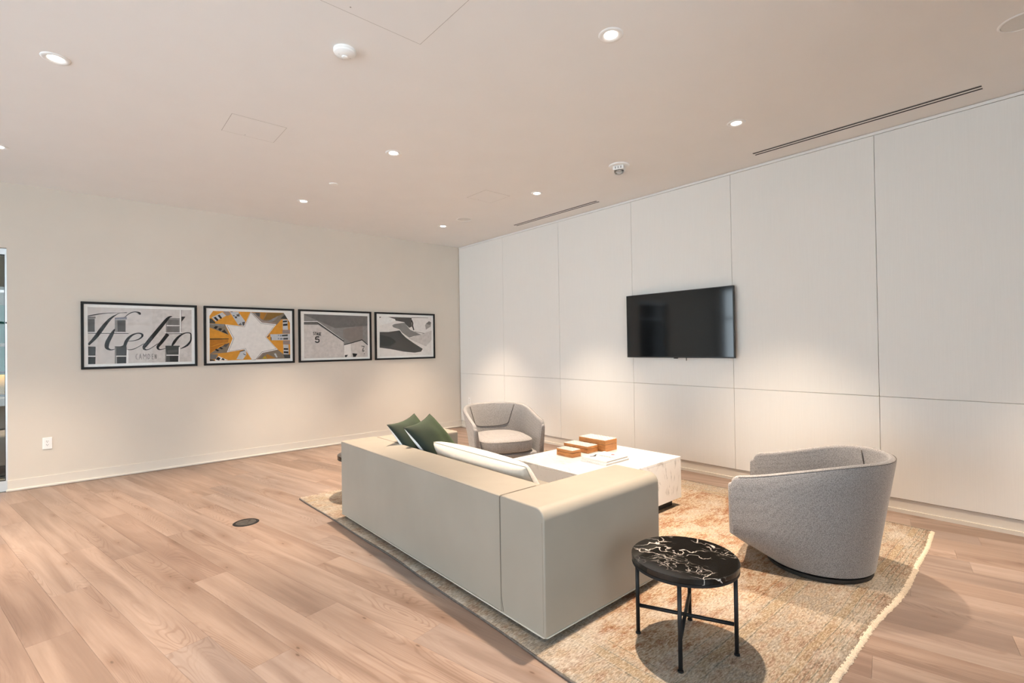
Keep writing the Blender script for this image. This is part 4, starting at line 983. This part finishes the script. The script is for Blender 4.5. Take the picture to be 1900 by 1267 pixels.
def inlay_box(x0, x1, y0, y1, h, label):
    o = ((x0+x1)/2, (y0+y1)/2, TZ); r = empty('trinket_box', o, label=label, cat='box', group='inlaid wooden boxes on the coffee table')
    zl = TZ+0.0004+h*0.60
    bbox('box_body', (x0, x1, y0, y1, TZ+0.0004, zl-0.0012), 'amber_wood', r, 0.002, 2, o)
    boxes('lid_gap', [(x0+0.002, x1-0.002, y0+0.002, y1-0.002, zl-0.0011, zl+0.0011)], 'box_gap', r, o)
    ld = bbox('lid', (x0, x1, y0, y1, zl+0.0012, TZ+h), 'amber_wood', r, 0.002, 2, o)
    s = 0.0165; nx, ny = int((x1-x0-0.006)/s), int((y1-y0-0.006)/s); V, F = [], []; rnd = random.Random(int(h*1000))
    for i in range(nx):
        for j in range(ny):
            cx = x0+(x1-x0)*(i+0.5)/nx; cy = y0+(y1-y0)*(j+0.5)/ny; a = PI/4 if (i+j) % 2 else 0; q = len(V); rr = 0.0100; hh = 0.004+0.002*rnd.random()
            V += [(cx+rr*math.cos(a+k*PI/2), cy+rr*math.sin(a+k*PI/2), TZ+h+0.0004) for k in range(4)]+[(cx+rr*0.6*math.cos(a+k*PI/2), cy+rr*0.6*math.sin(a+k*PI/2), TZ+h+hh) for k in range(4)]
            F += [(q+k, q+(k+1) % 4, q+4+(k+1) % 4, q+4+k) for k in range(4)]+[(q+4, q+5, q+6, q+7)]
    tag(mk('inlay', V, F, 'box_inlay', ld, off=o), kind='stuff')
    lathe('clasp', [(0, 0.003), (0.004, 0.002), (0.004, 0.0)], 'black_metal', r, 8, c=(x0-o[0]-0.001, y1-0.02-o[1], zl-TZ-0.004))
inlay_box(3.026, 3.131, 2.745, 2.925, 0.056, 'smallest inlaid wooden box, in front on the marble table')
inlay_box(3.238, 3.374, 2.764, 3.040, 0.056, 'middle sized inlaid wooden box between the other two boxes')
inlay_box(3.388, 3.552, 2.695, 2.992, 0.098, 'tallest inlaid wooden box at the back of the marble table')
def book(x0, x1, y0, y1, z0, h, rz, label, cover):
    o = ((x0+x1)/2, (y0+y1)/2, z0); r = empty('book', o, rz, label=label, cat='book'); hx, hy = (x1-x0)/2, (y1-y0)/2; c = 0.0025
    boxes('page_block', [(-hx+0.003, hx-0.004, -hy+0.004, hy-0.004, c+0.0003, h-c-0.0003)], 'book_pages', r)
    bbox('cover', (-hx, hx, -hy, hy, 0.0003, c), 'book_white', r, 0.0007, 1); tcov = bbox('cover', (-hx, hx, -hy, hy, h-c, h), 'book_white', r, 0.0007, 1)
    spn = bbox('spine', (-hx-0.002, -hx-0.0002, -hy, hy, 0.0003, h), 'book_white', r, 0.0005, 1)
    if cover:
        z = h+0.0004
        V, F = [], []
        def quad(pts):
            q = len(V); V.extend((a, b, z) for a, b in pts); F.append(tuple(range(q, q+len(pts))))
        # running figure
        quad([(-0.095, 0.085), (-0.060, 0.075), (-0.045, 0.050), (-0.062, 0.048), (-0.078, 0.062), (-0.098, 0.074)]); quad([(-0.060, 0.075), (-0.020, 0.086), (-0.015, 0.078), (-0.048, 0.058)])
        quad([(-0.020, 0.094), (0.004, 0.090), (0.000, 0.076), (-0.018, 0.082)])
        mk('cover_picture', V, F, 'ink_black', tcov, fix=False)
        V, F = [], []; rnd = random.Random(4); y = 0.048
        for k in range(9):                       # blurred, unreadable title strokes
            w = 0.010+0.004*rnd.random(); x = -0.006+rnd.uniform(-0.002, 0.002)
            quad([(x-0.011, y), (x+0.011, y-0.002), (x+0.011, y-0.006), (x-0.011, y-0.004)]); quad([(x-0.011, y-w+0.003), (x+0.010, y-w+0.001), (x+0.010, y-w-0.002), (x-0.011, y-w)])
            quad([(x-0.003+0.008*(k % 3-1), y-0.003), (x+0.001+0.008*(k % 3-1), y-0.003), (x+0.001+0.008*(k % 3-1), y-w), (x-0.003+0.008*(k % 3-1), y-w)])
            y -= w+0.0045
        mk('title', V, F, 'ink_black', tcov, fix=False)
        lathe('emblem', [(0, 0.0), (0.016, 0.0)], 'ink_red', tcov, 20, c=(0.085, -0.010, z+0.0001))
    else:
        boxes('spine_text', [(-hx-0.0026, -hx-0.0021, -0.06+0.018*k, -0.06+0.018*k+0.012, h*0.35, h*0.62) for k in range(7)], 'speaker_mesh', spn)
book(2.995, 3.290, 2.374, 2.628, TZ, 0.019, 0.0, 'white book underneath on the marble table', False)
book(3.003, 3.284, 2.380, 2.622, TZ+0.0192, 0.017, 0.015, 'white book with a red emblem, topmost of two', True)

# ================================================================== SIDE TABLES
def side_table(cx, cy, rz, label):
    z0 = RUG_Z+0.001
    r = empty('side_table', (cx, cy, z0), rz, label=label, cat='side table', group='round black marble side tables')
    zt = 0.400-z0; R = 0.226
    lathe('marble_top', [(0, zt-0.024), (R-0.002, zt-0.024), (R, zt-0.022), (R, zt-0.002), (R-0.002, zt), (0, zt)], 'black_marble', r, 56)
    lathe('rim_band', [(R-0.01, zt-0.0245), (R-0.01, zt-0.036), (R-0.001, zt-0.036), (R-0.001, zt-0.0245)], 'black_metal', r, 48)
    d = 0.206
    for k in range(4):
        a = k*PI/2; x, y = d*math.cos(a), d*math.sin(a)
        lg = tube('leg', [(x, y, 0.002), (x, y, zt-0.037)], 0.0088, 'black_metal', r, 10)
        lathe('foot', [(0, 0.0002), (0.012, 0.0002), (0.012, 0.006), (0.009, 0.008)], 'black_metal', lg, 12, c=(x, y, 0))
    zs = 0.128
    tube('cross_bar', [(-d+0.009, 0, zs), (d-0.009, 0, zs)], 0.0082, 'black_metal', r, 10); tube('cross_bar', [(0, -d+0.009, zs), (0, d-0.009, zs)], 0.0082, 'black_metal', r, 10)
side_table(2.000, 1.163, math.atan2(1.349-1.163, 1.916-2.0), 'black marble topped round side table nearest the camera')
side_table(1.893, 4.215, 0.4, 'black marble side table mostly hidden beyond the far sofa end')

# ================================================================== ARMCHAIRS
def build_chair(name):
    root = empty(name)
    a, w, rb = 0.40, 0.385, 0.385; zf, zbk = 0.545, 0.674; th = 0.040
    # plan of the shell from one arm front round the back to the other
    plan = []
    ns, nb = 10, 28
    xs_ = [a, a-0.004, a-0.012, a-0.024, a-0.042]+[(a-0.042)*(1-k/8) for k in range(1, 8)]
    for x_ in xs_: plan.append((x_, -w))
    for i in range(nb+1):
        t = -PI/2-PI*i/nb; plan.append((rb*math.cos(t), w*math.sin(t)))
    for x_ in xs_[::-1]: plan.append((x_, w))
    n = len(plan); secs = []
    def sm(t): t = max(0, min(1, t)); return t*t*(3-2*t)
    def ztop(f): return zf+(zbk-zf)*(0.45*math.sin(PI/2*min(1, f/0.9))+0.55*sm((f-0.05)/0.85))
    for i, p in enumerate(plan):
        x, y = p[0], p[1]
        q, r_ = plan[max(i-1, 0)], plan[min(i+1, n-1)]
        tx, ty = r_[0]-q[0], r_[1]-q[1]; l = math.hypot(tx, ty); nx, ny = ty/l, -tx/l
        if nx*x+ny*y > 0 or (x > 0 and ny*y > 0): nx, ny = -nx, -ny   # inward
        f = (a-x)/(a+rb)
        zt = ztop(f)
        if x > a-0.042: zt -= 0.038*(1-math.sqrt(max(0, 1-((x-a+0.042)/0.042)**2)))
        ang = math.atan2(y, x-0.04)
        if abs(ang) < math.radians(50): pass
        # base circle point: arm fronts map to 40 degrees, the back to 180
        fr = i/(n-1); al = math.radians(-40)-math.radians(280)*fr
        B = (0.283*math.cos(al), 0.283*math.sin(al))
        k_ = (0.205-0.034)/(zt-0.034); fw_ = sm((x+0.05)/0.30); M = ((B[0]+(x-B[0])*k_)*(1-fw_)+x*fw_, (B[1]+(y-B[1])*k_)*(1-fw_)+y*0.945*fw_)
        inn = (x+nx*th, y+ny*th)
        prof = []
        for k in range(4): u = k/4; prof.append((B[0]+(M[0]-B[0])*u, B[1]+(M[1]-B[1])*u, 0.034+(0.205-0.034)*u))
        for k in range(5):
            u = k/5; prof.append((M[0]+(x-M[0])*u, M[1]+(y-M[1])*u, 0.205+(zt-0.02-0.205)*u))
        for k in range(7):
            t = PI*k/6; c = (1-math.cos(t))/2; prof.append((x+nx*th*c, y+ny*th*c, zt-0.02+0.02*math.sin(t)))
        for k in range(1, 5):
            u = k/4; d = th+0.056*u; prof.append((x+nx*d, y+ny*d, zt-0.02+(0.212-zt+0.02)*u))
        secs.append(prof)
    def endcap(prof, s):
        out = []; m = len(prof)
        for sh, ins in ((0.010, 0.005), (0.017, 0.014), (0.020, 0.026)):
            ring = []
            cy = sum(p[1] for p in prof)/m; cz = 0.40
            for p in prof:
                top = p[2] > 0.205
                yy = p[1]+(cy-p[1])*min(1, ins/0.055); zz = p[2]-ins*0.8*sm((p[2]-0.35)/0.15) if top else p[2]
                ring.append((p[0]+(sh if p[2] > 0.21 else sh*max(0, p[2]-0.034)/0.18*1.0), yy if p[2] > 0.2 else p[1], zz))
            out.append(ring)
        return out
    e0, e1 = endcap(secs[0], 1), endcap(secs[-1], 1)
    rings = e0[::-1]+secs+e1
    V, F = [], []; m = len(rings[0])
    for r_ in rings: V += r_
    for i in range(len(rings)-1):
        for k in range(m-1): F.append((i*m+k, i*m+k+1, (i+1)*m+k+1, (i+1)*m+k))
    F.append(tuple(range(m))); F.append(tuple(range((len(rings)-1)*m, len(rings)*m)))
    o = shell = mk('shell', V, F, 'grey_weave', root, True); o.data.set_sharp_from_angle(angle=0.8)
    # front apron under the cushion
    rows = []
    for k in range(13):
        u = k/12*2-1; yb = 0.283*math.sin(math.radians(42*u)); xb = 0.283*math.cos(math.radians(42*u)); y = 0.335*u
        bul = 0.012*(1-u*u)
        rows.append([(xb-0.002, yb, 0.034), (xb+(a-0.004+bul-xb)*0.5, yb+(y-yb)*0.5, 0.128), (a-0.012+bul, y*0.985, 0.180), (a-0.002+bul, y, 0.196), (a-0.001+bul, y, 0.222), (a-0.015, y*0.99, 0.230), (-0.05, y*0.75, 0.230)])
    V, F = [], []
    for r_ in rows: V += r_
    for i in range(12):
        for k in range(6): F.append((i*7+k, i*7+k+1, (i+1)*7+k+1, (i+1)*7+k))
    mk('front_apron', V, F, 'grey_weave', root, True)
    # seat cushion
    def outline(s, z, N_=56):
        out = []
        for k in range(N_):
            t = 2*PI*k/N_; c, sn = math.cos(t), math.sin(t); e = 0.42 if c > 0 else 0.86; e2 = 0.42 if c > 0 else 0.70
            px = 0.07+0.345*math.copysign(abs(c)**e, c)*s; py = 0.284*math.copysign(abs(sn)**e2, sn)*s
            if c > 0: px += 0.018*(1-(py/0.284)**2)
            out.append((px, py, z))
        return out
    sc_ = loft('seat_cushion', [outline(0.93, 0.240), outline(0.975, 0.247), outline(1.0, 0.266), outline(1.0, 0.334), outline(0.985, 0.352), outline(0.95, 0.364), outline(0.8, 0.376), outline(0.4, 0.384), outline(0.05, 0.385)], 'grey_weave', root)
    loft('cushion_shade_strip', [outline(0.93, 0.2315), outline(0.93, 0.2395)], 'chair_seam_and_shade', root)  # dark strip: the shade under the cushion, put in as colour
    tube('cushion_piping', outline(0.988, 0.351), 0.0028, 'grey_weave', sc_, 6, closed=True)
    # back panel seam and edge seam
    def inner(t, z, off=0.0035):
        bx, by = rb*math.cos(t), w*math.sin(t); l = math.hypot(bx, by); zt = ztop((a-bx)/(a+rb))
        u = max(0, (zt-0.02-z)/(zt-0.02-0.212)); d = th+0.056*u+off
        return (bx-bx/l*d, by-by/l*d, z)
    seam = []; A = 0.86
    for k in range(29):
        s = k/28*2-1
        if abs(s) > 0.5: q = (abs(s)-0.5)/0.5; ang = A*(0.80+0.20*q); z = 0.465+0.185*q
        else: ang = A*0.80*math.sin(abs(s)/0.5*PI/2); z = 0.465-0.06*math.cos(abs(s)/0.5*PI/2)**0.8
        seam.append(inner(PI+math.copysign(ang, s), z))
    tube('back_seam', seam, 0.0036, 'chair_seam_and_shade', shell, 6)
    tube('edge_seam', [(s_[10][0]*1.002, s_[10][1]*1.002, s_[10][2]+0.0012) for s_ in secs[4:-4]], 0.0016, 'chair_seam_and_shade', shell, 6)
    lathe('swivel_base', [(0, 0.0), (0.270, 0.0), (0.274, 0.004), (0.274, 0.020), (0.20, 0.024), (0.20, 0.0335), (0, 0.0335)], 'plinth_black', root, 48)
    return root
ch = build_chair('armchair')
def put_chair(o, x, y, hx, hy, label):
    o.location = (x, y, RUG_Z+0.0015); o.rotation_euler = (0, 0, math.atan2(hy, hx)); tag(o, label, 'armchair', 'grey swivel barrel armchairs')
put_chair(ch, 3.316, 1.052, -0.236, 0.972, 'grey woven barrel armchair turned away, next to the near side table')
put_chair(copy_tree(ch), 3.42, 4.18, -0.38, -0.925, 'grey woven barrel armchair facing the camera in the far corner')
